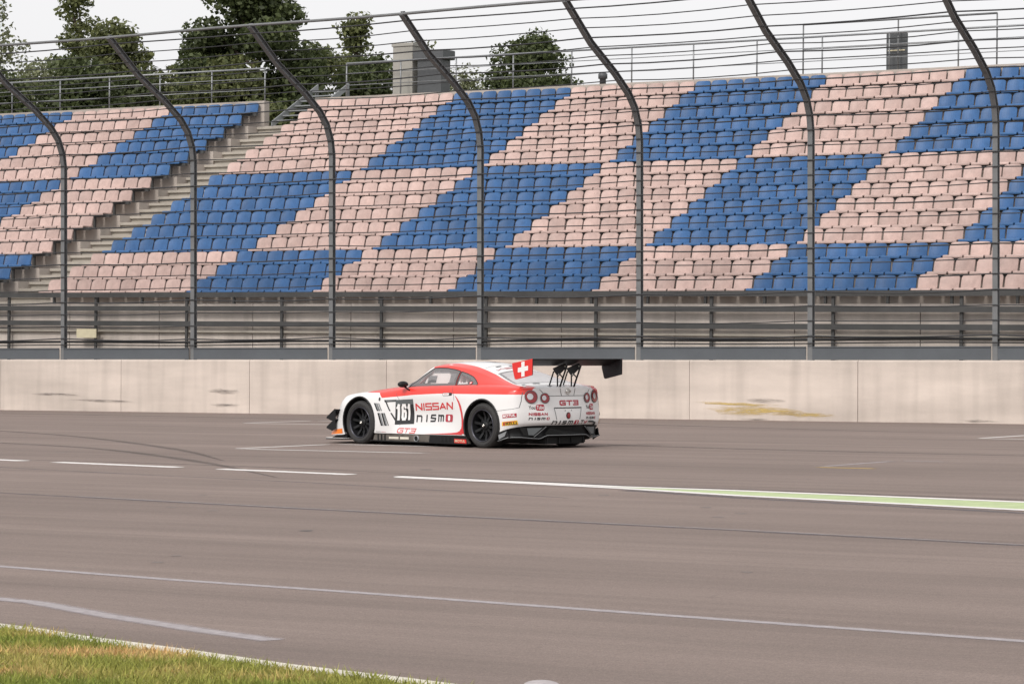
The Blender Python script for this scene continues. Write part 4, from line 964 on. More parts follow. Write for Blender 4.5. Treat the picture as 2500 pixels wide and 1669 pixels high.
# --- flank graphics (left, as photographed, and mirrored on the right)
for kind, sx in (('side', -1), ('sideR', -1)):
    dx_ = .078
    decal('number_panel', [[(.508 + dx_, .315), (.508 + dx_, .694), (.137 + dx_, .712), (.111 + dx_, .332)]], kind, M['ink'], off=.003)
    decal('number_panel', [[(.505 + dx_, .618), (.508 + dx_, .694), (.137 + dx_, .712), (.134 + dx_, .632)]], kind, M['grey'], off=.005)
    q_, _ = strokes('161', .495 + dx_, .376, .118, .255, .006, .044, tilt=.03)
    decal('racing_number', q_, kind, M['white'], off=.008)
    q_, _ = strokes('NISSAN', .085 + dx_, .532, .158, .116, .014, .026, tilt=.037, thin=.021)
    decal('lettering', q_, kind, M['red'])
    for ch_, a_, wd_ in (('n', 0, .130), ('i', .215, .16), ('s', .322, .128), ('m', .500, .110)):
        q_, _ = strokes(ch_, .064 + dx_ - a_, .357 + .030 * a_, wd_, .116, .0, .026, tilt=.030)
        decal('lettering', q_, kind, M['ink'])
    decal('lettering', blob(-.615 + dx_, .376, -.800 + dx_, .490, .22), kind, M['crimson'])
    decal('lettering', blob(-.680 + dx_, .392, -.738 + dx_, .474, .45), kind, M['white'], off=.007)
    q_, _ = strokes('GT3', .535, .188, .128, .078, .012, .014, shear=.25, tilt=.0)
    decal('lettering', q_, kind, M['red'])
    # red sweep round the rear of the door and along the sill
    decal('red_sweep', [[(-.765, .775), (-.80, .74), (-.86, .66), (-.90, .58), (-.935, .50), (-.955, .42), (-.96, .33), (-.945, .26), (-1.0, .20), (-1.02, .205), (-1.01, .30), (-1.0, .42), (-.975, .52), (-.93, .62), (-.87, .70), (-.80, .76)]], kind, M['red'])
    decal('red_sweep', [[(-.10, .186), (-.40, .196), (-.72, .212), (-.85, .225), (-.91, .245), (-.945, .28), (-1.0, .215), (-.96, .188)]], kind, M['red'], off=.005)
    # fender louvres and outlet
    for (a_, b_) in (((1.052, .640, .964, .520), .030), ((.985, .640, .905, .522), .014), ((.950, .49, .868, .295), .034), ((.865, .49, .785, .297), .034), ((.80, .49, .705, .299), .014)):
        x1, z1, x2, z2 = a_
        decal('vent_slot', [[(x1, z1), (x2, z2), (x2 - b_, z2), (x1 - b_, z1)]], kind, M['cavity'])
    for (a_, b_) in (((1.022, .640, .934, .520), .030), ((.905+.05, .638, .875, .522), .03), ((.916, .49, .834, .295), .034), ((.831, .49, .751, .297), .03)):
        x1, z1, x2, z2 = a_
        decal('vent_blade', [[(x1, z1), (x2, z2), (x2 - b_, z2), (x1 - b_, z1)]], kind, M['steel_light'])
    decal('vent_slot', [[(.82, .690), (.80, .655), (.57, .668), (.57, .700)]], kind, M['ink'])
    decal('vent_blade', [[(.77, .684), (.765, .672), (.59, .682), (.59, .690)]], kind, M['steel_light'], off=.007)
    decal('vent_slot', [[(.785, .652), (.69, .52), (.664, .52), (.755, .654)]], kind, M['ink'])
    decal('vent_slot', [[(.672, .495), (.560, .335), (.535, .345), (.645, .495)]], kind, M['ink'])
    t_ = [R(a) for a in range(0, 360, 24)]
    decal('fender_hole', [[(.928 + .020*math.cos(t), .702 + .030*math.sin(t)) for t in t_]], kind, M['ink'])
    decal('door_handle', blob(-.475, .768, -.697, .812, .5, tilt=.02), kind, M['ink'])
    decal('door_handle', blob(-.485, .774, -.630, .806, .5, tilt=.02), kind, M['white'], off=.007)
    decal('door_handle', [[(-.515, .789), (-.515, .794), (-.60, .797), (-.60, .792)]], kind, M['red'], off=.009)
    # panel gaps
    def gap(pts, w_=.006):
        qs = []
        for a_, b_ in zip(pts[:-1], pts[1:]):
            a2, b2 = Vector(a_), Vector(b_); n = (b2-a2).normalized(); n = Vector((-n.y, n.x)) * w_/2
            qs.append([tuple(a2+n), tuple(a2-n), tuple(b2-n), tuple(b2+n)])
        return qs
    decal('panel_gap', gap([(-.648, .905), (-.70, .84), (-.735, .78), (-.75, .70)]), kind, M['grey'], off=.003)
    decal('panel_gap', gap([(-1.72, .555), (-2.0, .59), (-2.06, .61), (-2.07, .70), (-2.07, .83)], .005), kind, M['grey'], off=.003)
    decal('panel_gap', gap([(.50, .30), (.46, .40), (.52, .70), (.60, .80)], .005), kind, M['grey'], off=.003)
    # sponsor plates behind the rear wheel
    decal('sponsor_plate', [[(-1.845, .452), (-1.845, .508), (-1.975, .520), (-2.04, .528), (-2.04, .473), (-1.975, .464)]], kind, M['crimson'])
    decal('sponsor_plate', [[(-1.835, .337), (-1.835, .398), (-1.975, .415), (-2.045, .424), (-2.045, .362), (-1.975, .352)]], kind, M['yellow'])
    k_ = -1 if kind == 'side' else 1
    x0_ = -1.856 if kind == 'side' else -2.028
    decal('lettering', font('MOTUL', x0_, .462 if kind == 'side' else .474, .040, .172, k_, .03, .12, .11 if kind == 'side' else -.11), kind, M['white'], off=.008)
    decal('lettering', font('IRELLI', x0_ - k_*0 + (-.04 if kind == 'side' else .04), .352 if kind == 'side' else .362, .036, .140, k_, .02, 0, .11 if kind == 'side' else -.11), kind, M['ink'], off=.008)
    decal('lettering', [[(x0_, .348), (x0_, .382), (x0_ + k_*.03, .384), (x0_ + k_*.03, .350)], [(x0_, .386), (x0_, .394), (x0_ + k_*.172, .412), (x0_ + k_*.172, .404)]], kind, M['crimson'], off=.008)
    decal('lettering', font('Schori', -.70 if kind == 'side' else -1.04, .940, .034, .20, k_, .02, .1), kind, M['white'], off=.010)
    decal('flag_sticker', rect(-.945, .944, -1.0, .974), kind, M['flagred'], off=.010)
    decal('flag_sticker', [[(-.967, .948), (-.967, .955), (-.957, .955), (-.957, .963), (-.967, .963), (-.967, .970), (-.978, .970), (-.978, .963), (-.988, .963), (-.988, .955), (-.978, .955), (-.978, .948)]], kind, M['white'], off=.013)
    decal('lettering', font('recaro', 1.0, .196, .012, .12, -1, .02), kind, M['grey']); decal('lettering', font('nismo', .87, .196, .012, .10, -1, .02), kind, M['crimson'])
# --- rear graphics: y runs left; lettering advances to -y
def ring(cy, cz, r0, r1, n=40, sq=1.0):
    return [[(cy + r0*math.cos(a), cz + sq*r0*math.sin(a)), (cy + r1*math.cos(a), cz + sq*r1*math.sin(a)), (cy + r1*math.cos(b), cz + sq*r1*math.sin(b)), (cy + r0*math.cos(b), cz + sq*r0*math.sin(b))]
            for a, b in zip(np.linspace(0, 2*math.pi, n+1)[:-1], np.linspace(0, 2*math.pi, n+1)[1:])]
for s_ in (1, -1):
    for cy, cz, r_ in ((.655, .765, .092), (.435, .745, .072)):
        lamp = decal('tail_lamp', ring(s_*cy, cz, 0.001, r_ + .007), 'rear', M['lamp_rim'], off=.004, maxlen=.02)
        decal('lens', ring(s_*cy, cz, 0.001, r_), 'rear', M['lens_red'], lamp, off=.014, maxlen=.02)
        decal('bezel', ring(s_*cy, cz, r_ - .003, r_ + .003), 'rear', M['ink'], lamp, off=.015, maxlen=.02)
        decal('centre_lens', ring(s_*cy + .022, cz + .004, .001, r_ * .46), 'rear', M['lens_clear'], lamp, off=.020, maxlen=.02)
        decal('centre_ring', ring(s_*cy + .022, cz + .004, r_*.43, r_*.49), 'rear', M['chrome'], lamp, off=.023, maxlen=.02)
q_, _ = strokes('GT3', .178, .633, .125, .082, .012, .024, thin=.020)
decal('lettering', q_, 'rear', M['crimson'])
def gapr(pts, w_=.007):
    qs = []
    for a_, b_ in zip(pts[:-1], pts[1:]):
        a2, b2 = Vector(a_), Vector(b_); n = (b2-a2).normalized(); n = Vector((-n.y, n.x)) * w_/2; qs.append([tuple(a2+n), tuple(a2-n), tuple(b2-n), tuple(b2+n)])
    return qs
decal('panel_gap', gapr([(.52, .875), (.455, .812), (.40, .778), (-.40, .778), (-.455, .812), (-.52, .875)]), 'rear', M['ink'])
for s_ in (1, -1): decal('panel_gap', gapr([(s_*.155, .893), (s_*.150, .86), (s_*.128, .78)], .008), 'rear', M['ink'])
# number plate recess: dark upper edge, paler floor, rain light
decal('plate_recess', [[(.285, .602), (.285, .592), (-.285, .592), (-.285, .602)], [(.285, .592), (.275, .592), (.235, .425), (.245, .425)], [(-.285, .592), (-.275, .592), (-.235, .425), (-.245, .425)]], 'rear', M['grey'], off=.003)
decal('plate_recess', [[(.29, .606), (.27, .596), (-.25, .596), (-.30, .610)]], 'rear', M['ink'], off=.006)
decal('rain_light', ring(.012, .485, .001, .044, 24, 1.15), 'rear', M['ink'], off=.006, maxlen=.02); decal('rain_light', ring(.012, .485, .001, .033, 24, 1.2), 'rear', M['lens_red'], off=.012, maxlen=.02)
for y_ in (.075, -.055): decal('rivet', ring(y_, .560, .001, .008, 10), 'rear', M['ink'], off=.005)
for ch_, a_, wd_ in (('n', 0, .088), ('i', .128, .10), ('s', .190, .085), ('m', .305, .082)):
    q_, _ = strokes(ch_, .322 - a_, .356, wd_, .058, 0, .019 if ch_ != 'i' else .024, shear=.22, thin=.014); decal('lettering', q_, 'rear', M['ink'])
decal('lettering', blob(-.118, .356, -.212, .414, .25, shear=-.2), 'rear', M['crimson']); decal('lettering', blob(-.156, .364, -.178, .406, .45, shear=-.2), 'rear', M['white'], off=.007)
for ch_, y_ in (('.', -.228), ('T', -.262)):
    q_, _ = strokes(ch_, y_, .358, .078, .056, .010, .014, shear=.2); decal('lettering', q_, 'rear', M['ink'])
q_, _ = strokes('V', -.350, .358, .088, .056, .010, .018, shear=.2); decal('lettering', q_, 'rear', M['crimson'])
for s_, y0 in ((1, .700), (-1, -.405)):
    wd_ = .335 if s_ > 0 else .28
    decal('lettering', font('You', y0, .582, .056, wd_*.30, -1, .012), 'rear', M['ink'])
    decal('lettering', blob(y0 - wd_*.33, .565, y0 - wd_*.74, .654, .3), 'rear', M['crimson'])
    decal('lettering', font('Tube', y0 - wd_*.36, .582, .058, wd_*.35, -1, .015), 'rear', M['white'], off=.008)
    q_, wn = strokes('NISSAN', y0, .490, wd_ * .155, .043, wd_*.018, .011); decal('lettering', q_, 'rear', M['crimson'])
    for ch_, a_, cw_ in (('n', 0, .17), ('i', .26, .2), ('s', .37, .16), ('m', .585, .15)):
        q_, wn = strokes(ch_, y0 + .002 - a_*wd_, .425, wd_ * cw_, .040, 0, .012, shear=.2, thin=.009); decal('lettering', q_, 'rear', M['ink'])
    decal('lettering', blob(y0 - wd_*.83, .425, y0 - wd_*.97, .465, .25, shear=-.2), 'rear', M['crimson']); decal('lettering', blob(y0 - wd_*.885, .432, y0 - wd_*.925, .458, .45, shear=-.2), 'rear', M['white'], off=.007)
# badge
mb = MB(); cb = hit('rear', .0, .842, .012)
for a_, b_ in ((.040, .032),):
    for t0, t1 in zip(np.linspace(0, 2*math.pi, 25)[:-1], np.linspace(0, 2*math.pi, 25)[1:]):
        mb.tube([(cb.x, .040*math.cos(t0), .842 + .040*math.sin(t0)), (cb.x, .040*math.cos(t1), .842 + .040*math.sin(t1))], .006, 5, False)
mb.box((cb.x - .006, -.052, .834), (cb.x + .004, .052, .850)); mb.build('badge', M['chrome'], car, True)
# roof lettering (dark and red, seen at a glancing angle)
def roofdecal(txt, x0, y0, ht, wd_, m): # reads from the left flank
    decal('lettering', [[(p[0], p[1]) for p in q] for q in font(txt, x0, y0, ht, wd_, -1, .02)], 'top', m, off=.005)
q_, _ = strokes('NISSAN', .02, -.30, .16, .12, .02, .03); decal('lettering', q_, 'top', M['crimson'], off=.005)
q_, _ = strokes('nism', -.05, -.10, .15, .11, .04, .028); decal('lettering', q_, 'top', M['ink'], off=.005)
q_, _ = strokes('NISSAN', -1.12, .36, .11, .035, .012, .008); 
decal('sunstrip_lettering', [[(-1.10 - (p[1]-.36)*1.6, .40 - (-1.12 - p[0])*1.0) for p in q] for q in q_], 'top', M['crimson'], off=.006)
for (x_, y_) in ((-.98, .30), (-1.0, .05), (-1.03, -.2)): decal('roof_vent', [[(x_, y_), (x_ - .04, y_), (x_ - .04, y_ - .10), (x_, y_ - .10)]], 'top', M['grey'], off=.005)
decal('panel_gap', [[(-.93, .46), (-.936, .46), (-.936, -.46), (-.93, -.46)]], 'top', M['grey'], off=.004)
# boot pins and hatch slots
for (x_, y_, a_) in ((-1.82, .34, .14), (-1.86, .60, .07), (-2.08, .28, .09)):
    decal('deck_slot', blob(x_, y_, x_ - .035, y_ - a_, .4), 'top', M['grey'], off=.005)
# --- wheels
def wheel(x, s_):
    e = bpy.data.objects.new('wheel', None); link(e, car); e.location = (x, 0, WHEEL_Z); e.empty_display_size = .2
    yo = .968 * s_
    def Y(v): return yo - v * s_
    mb = MB(); mb.lathe_y([(Y(.31), .235), (Y(.315), .29), (Y(.30), .322), (Y(.27), WHEEL_R), (Y(.04), WHEEL_R), (Y(.015), .325), (Y(.0), .305), (Y(-.004), .28), (Y(.002), .255), (Y(.012), .240), (Y(.03), .236)], 64)
    mb.build('tyre', M['tyre'], e, True)
    mb = MB(); mb.lathe_y([(Y(.006), .297), (Y(-.0065), .294), (Y(-.0065), .288), (Y(.004), .285)], 64); mb.build('sidewall_rib', M['tyre'], e, True)
    mb = MB(); mb.lathe_y([(Y(.03), .241), (Y(.006), .242), (Y(.002), .236), (Y(.008), .229), (Y(.022), .226)], 64); mb.build('rim_lip', M['rim_lip'], e, True)
    mb = MB(); mb.lathe_y([(Y(.02), .228), (Y(.09), .215), (Y(.17), .205), (Y(.26), .205)], 48); mb.build('rim_barrel', M['rim'], e, True)
    mb = MB(); mb.lathe_y([(Y(.15), .19), (Y(.15), .06)], 40); mb.build('brake_disc', M['disc'], e, True)
    for k in range(10):
        a_ = 2*math.pi*k/10 + .2; vs = []
        for (r_, h_, yy) in ((.05, .022, .075), (.13, .017, .085), (.222, .020, .055)):
            for sg in (-1, 1):
                for dpt in (0, .03):
                    cx, cz = r_*math.cos(a_) - sg*h_*math.sin(a_), r_*math.sin(a_) + sg*h_*math.cos(a_); vs.append((cx, Y(yy + dpt), cz))
        fs = []
        for i in range(2):
            o_ = 4*i; fs += [(o_, o_+2, o_+6, o_+4), (o_, o_+1, o_+5, o_+4), (o_+2, o_+3, o_+7, o_+6)]
        MB().add(vs, fs).build('spoke', M['rim'], e)
    mb = MB(); mb.lathe_y([(Y(.10), .07), (Y(.07), .068), (Y(.055), .055), (Y(.055), 0)], 24); mb.build('hub', M['rim'], e, True)
    mb = MB(); mb.lathe_y([(Y(.056), .026), (Y(.030), .024), (Y(.022), .018), (Y(.022), .008), (Y(.035), .007), (Y(.035), 0)], 18); mb.build('wheel_nut', M['chrome'], e, True)
    # wheel well liner
    mb = MB(); n = 26; ax, az, ar = ARCH[0] if x > 0 else ARCH[1]; vs, fs = [], []
    for yy in (.965, .50):
        for k in range(n + 1):
            t = math.pi * (-.18 + 1.36 * k / n); vs.append((ax + (ar + .004)*math.cos(t), yy*s_, az + (ar + .004)*math.sin(t)))
    for k in range(n): fs.append((k, k+1, n+1+k+1, n+1+k))
    fs.append(tuple(range(n+1, 2*n+2)))
    MB().add(vs, fs).build('wheel_well', M['cavity'], car, True)
    ps = []
    for k in range(n + 1):
        t = math.pi * (-.13 + 1.26 * k / n); px, pz = ax + ar*math.cos(t), az + ar*math.sin(t)
        h_ = hit('side' if s_ > 0 else 'sideR', ax + (ar + .012)*math.cos(t), az + (ar + .012)*math.sin(t), 0)
        ps.append((px, (h_.y if h_ else .965*s_) + .001*s_, pz))
    mb = MB(); mb.tube(ps, .0135, 7); mb.build('arch_lip', M['black'], car, True)
for x_ in (WHEEL_X, -WHEEL_X):
    for s_ in (1, -1): wheel(x_, s_)
# --- underside, skirts, splitter, canards
mb = MB(); mb.box((-2.0, -.60, .075), (2.15, .60, .20)); mb.box((-1.02, -.93, .048), (1.04, .93, .17)); mb.build('floor', M['cavity'], car)  # wide low box added to the underside to darken the ground beneath
for s_ in (1, -1):
    mb = MB(); mb.prism([(1.06, .175), (1.10, .062), (-1.09, .052), (-1.02, .175)], 'y', s_*.90, s_*.945); sk = mb.build('side_skirt', M['carbon_mid'], car)
    mb = MB(); mb.prism([(1.13, .072), (1.13, .058), (-1.10, .046), (-1.10, .060)], 'y', s_*.88, s_*.985); mb.build('skirt_blade', M['carbon'], sk)
    mb = MB(); mb.prism([(-.22, .168), (-.20, .062), (-1.08, .056), (-1.02, .168)], 'y', s_*.9455, s_*.949); mb.build('skirt_panel', M['carbon'], sk)
    for x_ in (-.50, -.585, -.67): MB().box((x_ - .028, s_*.949 - .002, .072), (x_ + .016, s_*.949 + .002, .150)).build('skirt_slot', M['cavity'], sk)
    for x_ in (.98, .90, .82): MB().box((x_ - .020, s_*.945 - .002, .072), (x_ + .014, s_*.945 + .002, .160)).build('skirt_slot', M['cavity'], sk)
    for x0, x1 in ((.72, .50), (.46, .26)): MB().box((x1, s_*.945 - .002, .095), (x0, s_*.945 + .006, .130)).build('skirt_rib', M['kerb'], sk)
    mb = MB(); mb.lathe_y([(s_*.93, .052), (s_*.968, .050), (s_*.968, .040), (s_*.93, .038)], 24, .075, .112); mb.build('exhaust_pipe', M['steel_light'], sk, True)
    mb = MB(); mb.lathe_y([(s_*.962, .041), (s_*.962, 0)], 20, .075, .112); mb.build('exhaust_mouth', M['cavity'], sk)
    x0_ = -.775
    MB().prism([(-.775, .066), (-.775, .128), (-1.035, .122), (-1.045, .062)], 'y', s_*.949, s_*.952).build('sponsor_plate', M['flagred'], sk)
    ft = font('MOTUL', -.79 if s_ > 0 else -1.025, .076, .040, .225, -s_, .03, .15)
    obj('lettering', [(p[0], s_*.9545, p[1]) for t in ft for p in t], [tuple(range(3*i, 3*i+3)) for i in range(len(ft))] if all(len(t) == 3 for t in ft) else
        (lambda acc: [acc.append(acc[-1] + len(t)) or tuple(range(acc[-2], acc[-1])) for t in ft])([0]), M['cream'], sk)
spl = [(2.50, 0), (2.48, .35), (2.42, .62), (2.31, .86), (2.22, .965), (1.80, .985), (1.74, .90), (1.74, 0)]
spl = spl + [(x, -y) for x, y in spl[-2:0:-1]]
bevel(MB().prism(spl, 'z', .060, .078).build('splitter', M['carbon'], car), .004)
bevel(MB().prism([(x + (.0 if x > 2 else 0), y) for x, y in spl], 'z', .0785, .084).build('splitter_top', M['white'], car), .002)
# lower front bumper in black between nose and splitter
for s_ in (1, -1):
    decal('marker_strip', [[(-.06, .128), (-.06, .190), (.19, .235), (.19, .160)]], 'diagL' if s_ > 0 else 'diagR', M['orange'], off=.006)
    MB().prism([(1.79, .085), (1.79, .165), (2.02, .14), (2.16, .085)], 'y', s_*.86, s_*.885).build('corner_vane', M['carbon'], car)
    for (za, zb_, x0) in ((.405, .520, 2.035), (.250, .365, 2.06)):
        vs = []
        for (px, py, pz) in ((1.93, .875, zb_), (2.17, .80, za), (2.15, .985, za), (1.97, 1.0, zb_ + .005)): vs += [(px, py*s_, pz), (px, py*s_, pz + .012)]
        MB().add(vs, [(0, 2, 4, 6), (1, 7, 5, 3), (0, 1, 3, 2), (2, 3, 5, 4), (4, 5, 7, 6), (6, 7, 1, 0)]).build('dive_plane', M['carbon'], car)
        MB().prism([(1.965, zb_ + .02), (2.15, za + .015), (2.17, za - .012), (2.03, za - .055), (1.95, za - .02)], 'y', s_*.985, s_*.999).build('dive_plane_end', M['carbon'], car)
    # mirror
    mr_ = bpy.data.objects.new('door_mirror', None); link(mr_, car)
    vs, fs = [], []; nu, nv = 16, 9
    for i in range(nv + 1):
        ph = math.pi * i / nv
        for k in range(nu):
            t = 2*math.pi*k/nu; vs.append((.40 + .065*math.cos(ph), s_*(.945 + .095*math.sin(ph)*math.cos(t)), .935 + .050*math.sin(ph)*math.sin(t)))
    for i in range(nv):
        for k in range(nu): fs.append((i*nu+k, i*nu+(k+1)%nu, (i+1)*nu+(k+1)%nu, (i+1)*nu+k))
    MB().add(vs, fs).build('mirror_shell', M['carbon'], mr_, True)
    MB().tube([(.46, s_*.80, .868), (.42, s_*.88, .900)], .013, 6).build('mirror_arm', M['carbon'], mr_, True)
    MB().tube([(.30, s_*.88, .835), (.38, s_*.93, .895)], .010, 6).build('mirror_arm', M['carbon'], mr_, True)
# --- rear lower bumper and diffuser
PLAN = pchip([0, .20, .42, .66, .80, .86, .93, .97], [-2.23, -2.22, -2.18, -2.11, -2.04, -2.0, -1.90, -1.80])
mb = MB(); vs, fs = [], []; ys_ = np.linspace(-.965, .965, 61)
def zwhite(y): return np.interp(abs(y), [0, .66, .84, .93, .965], [.352, .347, .328, .297, .262])
for y in ys_:
    xp = PLAN(abs(y))
    for (dx, z) in ((.012, zwhite(y)), (.03, zwhite(y) - .03), (.05, .25), (.06, .20), (.03, .17)):
        vs.append((xp + dx, y, min(z, zwhite(y))))
for i in range(60):
    for j in range(4): fs.append((5*i+j, 5*i+j+1, 5*i+j+6, 5*i+j+5))
lower = MB().add(vs, fs).build('rear_valance', M['carbon'], car, True)
# openings in the valance
def val_panel(pts, dx, m, name):
    vs = [(PLAN(abs(y)) + dx, y, z) for y, z in pts]; obj(name, vs, [tuple(range(len(vs)))], m, lower)
val_panel([(.30, .318), (.34, .30), (.42, .215), (.38, .20), (0, .20), (-.38, .20), (-.42, .215), (-.34, .30), (-.30, .318), (0, .322)], .012, M['cavity'], 'valance_opening')
for s_ in (1, -1):
    val_panel([(s_*.80, .315), (s_*.42, .318), (s_*.62, .185), (s_*.74, .19)], .008, M['cavity'], 'valance_opening')
    val_panel([(s_*.70, .305), (s_*.46, .308), (s_*.60, .20), (s_*.68, .205)], .002, M['grey'], 'valance_grille')
    MB().tube([(PLAN(.40) - .004, s_*.40, .325), (PLAN(.50) - .004, s_*.50, .25), (PLAN(.60) - .004, s_*.60, .175)], .006, 5).build('valance_edge', M['steel'], lower, True)
# diffuser lip: raised in the middle, stepping down to the corners
LIP = [(0, .198), (.40, .198), (.44, .185), (.50, .158), (.55, .150), (.62, .155), (.80, .172), (.90, .172), (.955, .150)]
lp = [(-y, z) for y, z in LIP[::-1]] + LIP[1:]
vs, fs = [], []
for (y, z) in lp:
    xp = PLAN(abs(y)) - .03
    vs += [(xp, y, z), (xp, y, z - .012), (xp + .35, y * .97, z - .055), (xp + .35, y * .97, z - .043)]
for i in range(len(lp) - 1):
    for k in range(4): fs.append((4*i+k, 4*i+(k+1) % 4, 4*i+4+(k+1) % 4, 4*i+4+k))
MB().add(vs, fs).build('diffuser_lip', M['carbon'], car)
MB().tube([(PLAN(abs(y)) - .031, y, z) for y, z in lp], .0045, 5).build('diffuser_edge', M['steel_light'], car, True)
for s_ in (1, -1):      # flick-up at the corner behind the wheel
    vs = [(-1.79, s_*.985, .10), (-1.79, s_*.985, .24), (-1.92, s_*.955, .285), (-1.96, s_*.945, .175)]
    MB().add(vs + [(x, y - s_*.012, z) for x, y, z in vs], [(0, 1, 2, 3), (7, 6, 5, 4), (0, 3, 7, 4), (1, 5, 6, 2), (0, 4, 5, 1), (2, 6, 7, 3)]).build('corner_flick', M['carbon'], car)
    vs = [(-1.785, s_*.988, .205), (-1.93, s_*.958, .262), (-1.90, s_*.966, .19), (-1.80, s_*.988, .14)]
    obj('corner_vent', [(x, y + s_*.006, z) for x, y, z in vs], [(0, 1, 2, 3)], M['steel_light'], car)
    MB().tube([(-1.77, s_*.99, .115), (-1.96, s_*.955, .172)], .006, 5).build('corner_edge', M['steel_light'], car, True)
mb = MB(); mb.box((-2.17, -.41, .066), (-1.2, .41, .185)); mb.build('diffuser_tunnel', M['cavity'], car)
for s_ in (1, -1): MB().add([(-2.02, s_*.41, .09), (-1.82, s_*.86, .11), (-1.2, s_*.60, .06), (-1.2, s_*.41, .06), (-2.10, s_*.41, .165), (-1.86, s_*.90, .15), (-1.2, s_*.60, .3), (-1.2, s_*.41, .3)],
    [(0, 1, 2, 3), (4, 7, 6, 5), (0, 4, 5, 1), (1, 5, 6, 2), (2, 6, 7, 3), (3, 7, 4, 0)]).build('diffuser_side', M['cavity'], car)
for y_ in (-.38, -.13, .13, .38): MB().prism([(-2.19, .16), (-2.19, .075), (-1.6, .06), (-1.6, .10)], 'y', y_ - .006, y_ + .006).build('diffuser_fin', M['carbon'], car)
# tow strap on the right of the rear bumper
MB().tube([hit('rear', -.47, .395, .012), hit('rear', -.55, .398, .03), hit('rear', -.62, .385, .035), hit('rear', -.67, .345, .012)], .013, 6).build('tow_strap', M['ink'], car, True)
# --- rear wing
wing = bpy.data.objects.new('rear_wing', None); link(wing, car)
ch = .40; wx, wz, aoa = -2.035, 1.225, R(12)
sec = []
for t in np.linspace(0, 1, 14): sec.append((t, .035 * math.sin(math.pi * t ** .6) * .35 + .004))
for t in np.linspace(1, 0, 14)[1:-1]: sec.append((t, -.075 * math.sin(math.pi * t ** .62)))
prof = [(wx - ch*(t*math.cos(aoa) - h_*math.sin(aoa)) , wz + ch*(t*math.sin(aoa) + h_*math.cos(aoa)) + .008) for t, h_ in sec]
mb = MB(); mb.prism(prof, 'y', -.925, .925); mb.build('main_plane', M['carbon'], wing, False)
MB().prism([(-2.425, 1.312), (-2.432, 1.325), (-2.427, 1.327), (-2.418, 1.314)], 'y', -.925, .925).build('gurney_lip', M['carbon'], wing)
EPL = [(-2.455, 1.328), (-2.025, 1.262), (-2.03, 1.19), (-2.075, 1.045), (-2.09, 1.028), (-2.11, 1.024), (-2.44, 1.088), (-2.452, 1.10)]
for s_ in (1, -1):
    ep_ = MB().prism(EPL, 'y', s_*.925, s_*.938).build('endplate', M['carbon'], wing)
    cxp, czp = -2.255, 1.176
    obj('flag_panel', [(x, s_*.9395, z) for x, z in EPL], [tuple(range(len(EPL)))], M['flagred'], ep_)
    k_ = .034; sh = -.155   # cross arms follow the plate's rake
    def fp(a_, b_): return (cxp - a_, s_*.941, czp + b_ + .155*a_)
    for (a0, b0, a1, b1) in ((-k_, -.108, k_, .108), (-.108, -k_, -k_, k_), (k_, -k_, .108, k_)):
        obj('flag_cross', [fp(a0, b0), fp(a1, b0), fp(a1, b1), fp(a0, b1)], [(0, 1, 2, 3)], M['white'], ep_)
    sy = s_*.145
    st_ = bpy.data.objects.new('wing_strut', None); link(st_, car)
    MB().prism([(-2.07, 1.185), (-2.33, 1.265), (-2.36, 1.20), (-2.235, 1.115), (-2.18, 1.062), (-2.10, 1.135)], 'y', sy - .008, sy + .008).build('strut_fin', M['carbon'], st_)
    MB().tube([(-2.205, sy, .885), (-2.365, sy, 1.225)], .0135, 8).build('strut_tube', M['carbon'], st_, True)
    MB().tube([(-2.165, sy, .895), (-2.165, sy, 1.10)], .011, 8).build('strut_tube', M['carbon'], st_, True)
    MB().tube([(-1.985, sy, .915), (-2.085, sy, 1.14)], .011, 8).build('strut_tube', M['carbon'], st_, True)
    MB().tube([(-2.20, sy, 1.11), (-2.285, sy, 1.04)], .010, 8).build('strut_tube', M['carbon'], st_, True)
    for (x_, z_) in ((-2.335, 1.215), (-2.19, 1.083), (-2.205, 1.10)): MB().lathe_y([(sy + .010, 0), (sy + .010, .009), (sy - .010, .009), (sy - .010, 0)], 8, x_, z_).build('strut_bolt', M['chrome'], st_)
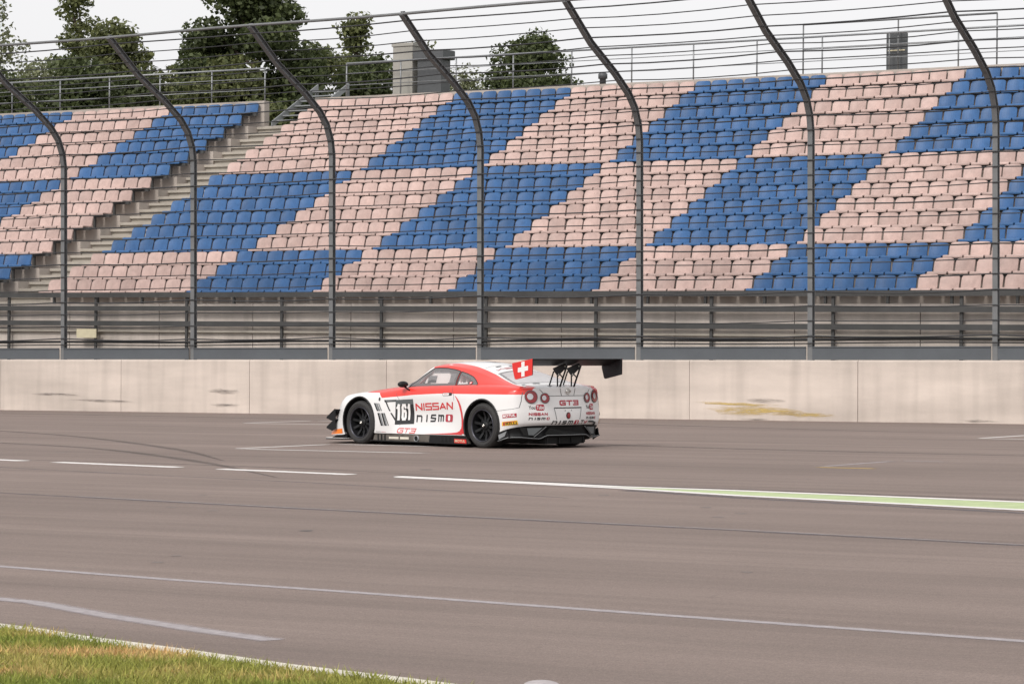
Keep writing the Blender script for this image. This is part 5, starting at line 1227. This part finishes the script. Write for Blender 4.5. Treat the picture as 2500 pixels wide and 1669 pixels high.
# --- cabin
MB().box((-1.2, -.72, .16), (.75, .72, .45)).build('cabin_floor', M['cabin'], car)
MB().prism([(.72, .45), (.66, .86), (.42, .90), (.36, .80), (.50, .45)], 'y', -.74, .74).build('dashboard', M['cabin'], car)
MB().box((-1.42, -.72, .30), (-1.36, .72, .92)).build('rear_bulkhead', M['cabin_pale'], car)
MB().add([(-1.22, -.50, 1.06), (-1.22, .50, 1.06), (-1.80, .66, .915), (-1.80, -.66, .915)], [(0, 1, 2, 3)]).build('rear_glass_backing', M['cabin_pale'], car)  # pale sheet added under the rear glass to lighten it like reflected sky
bevel(MB().prism([(-.02, .35), (-.06, .45), (-.40, .43), (-.62, 1.06), (-.70, 1.05), (-.52, .35)], 'y', .16, .60).build('racing_seat', M['cabin'], car), .04)
bevel(MB().prism([(-.42, .86), (-.42, 1.06), (-.60, 1.10), (-.62, .90)], 'y', .56, .60).build('head_restraint', M['cabin_pale'], car), .02)
bevel(MB().prism([(-.42, .86), (-.42, 1.06), (-.60, 1.10), (-.62, .90)], 'y', .16, .20).build('head_restraint', M['cabin_pale'], car), .02)
for s_ in (1, -1):
    MB().tube([(.48, s_*.66, .84), (.10, s_*.55, 1.17), (-.25, s_*.53, 1.22), (-.66, s_*.54, 1.18), (-1.30, s_*.60, .93)], .022, 8).build('roll_cage_bar', M['cabin_pale'], car, True)
    MB().tube([(-.64, s_*.54, 1.18), (-.70, s_*.68, .45)], .022, 8).build('roll_cage_bar', M['cabin_pale'], car, True)
MB().tube([(-.64, .54, 1.18), (-.64, -.54, 1.18)], .022, 8).build('roll_cage_bar', M['cabin_pale'], car, True)
MB().tube([(-.66, .55, 1.16), (-.75, -.66, .50)], .02, 8).build('roll_cage_bar', M['cabin_pale'], car, True)
mb = MB(); mb.tube([(.30 + .05*math.sin(t), .38 + .15*math.cos(t), .86 + .13*math.sin(t)) for t in np.linspace(0, 2*math.pi, 19)], .014, 6, False); mb.build('steering_wheel', M['ink'], car, True)
for s_ in (1, -1):      # door cards inside the openings
    MB().box((-.66, s_*.76 - .01, .45), (.44, s_*.76 + .01, .875)).build('door_card', M['cabin_pale'], car)
for s_ in (1, -1):      # pale inner screen of the door window with its square opening
    o4 = [(.13, .925), (-.42, .925), (-.40, 1.105), (.10, 1.105)]; i4 = [(.075, .958), (-.125, .956), (-.105, 1.068), (.085, 1.068)]
    yy = lambda z: s_ * (.752 - (z - .92) * .46)
    vs = [(x, yy(z), z) for x, z in o4] + [(x, yy(z), z) for x, z in i4]
    obj('inner_screen', vs, [(0, 1, 5, 4), (1, 2, 6, 5), (2, 3, 7, 6), (3, 0, 4, 7)], M['cabin_pale'], car)
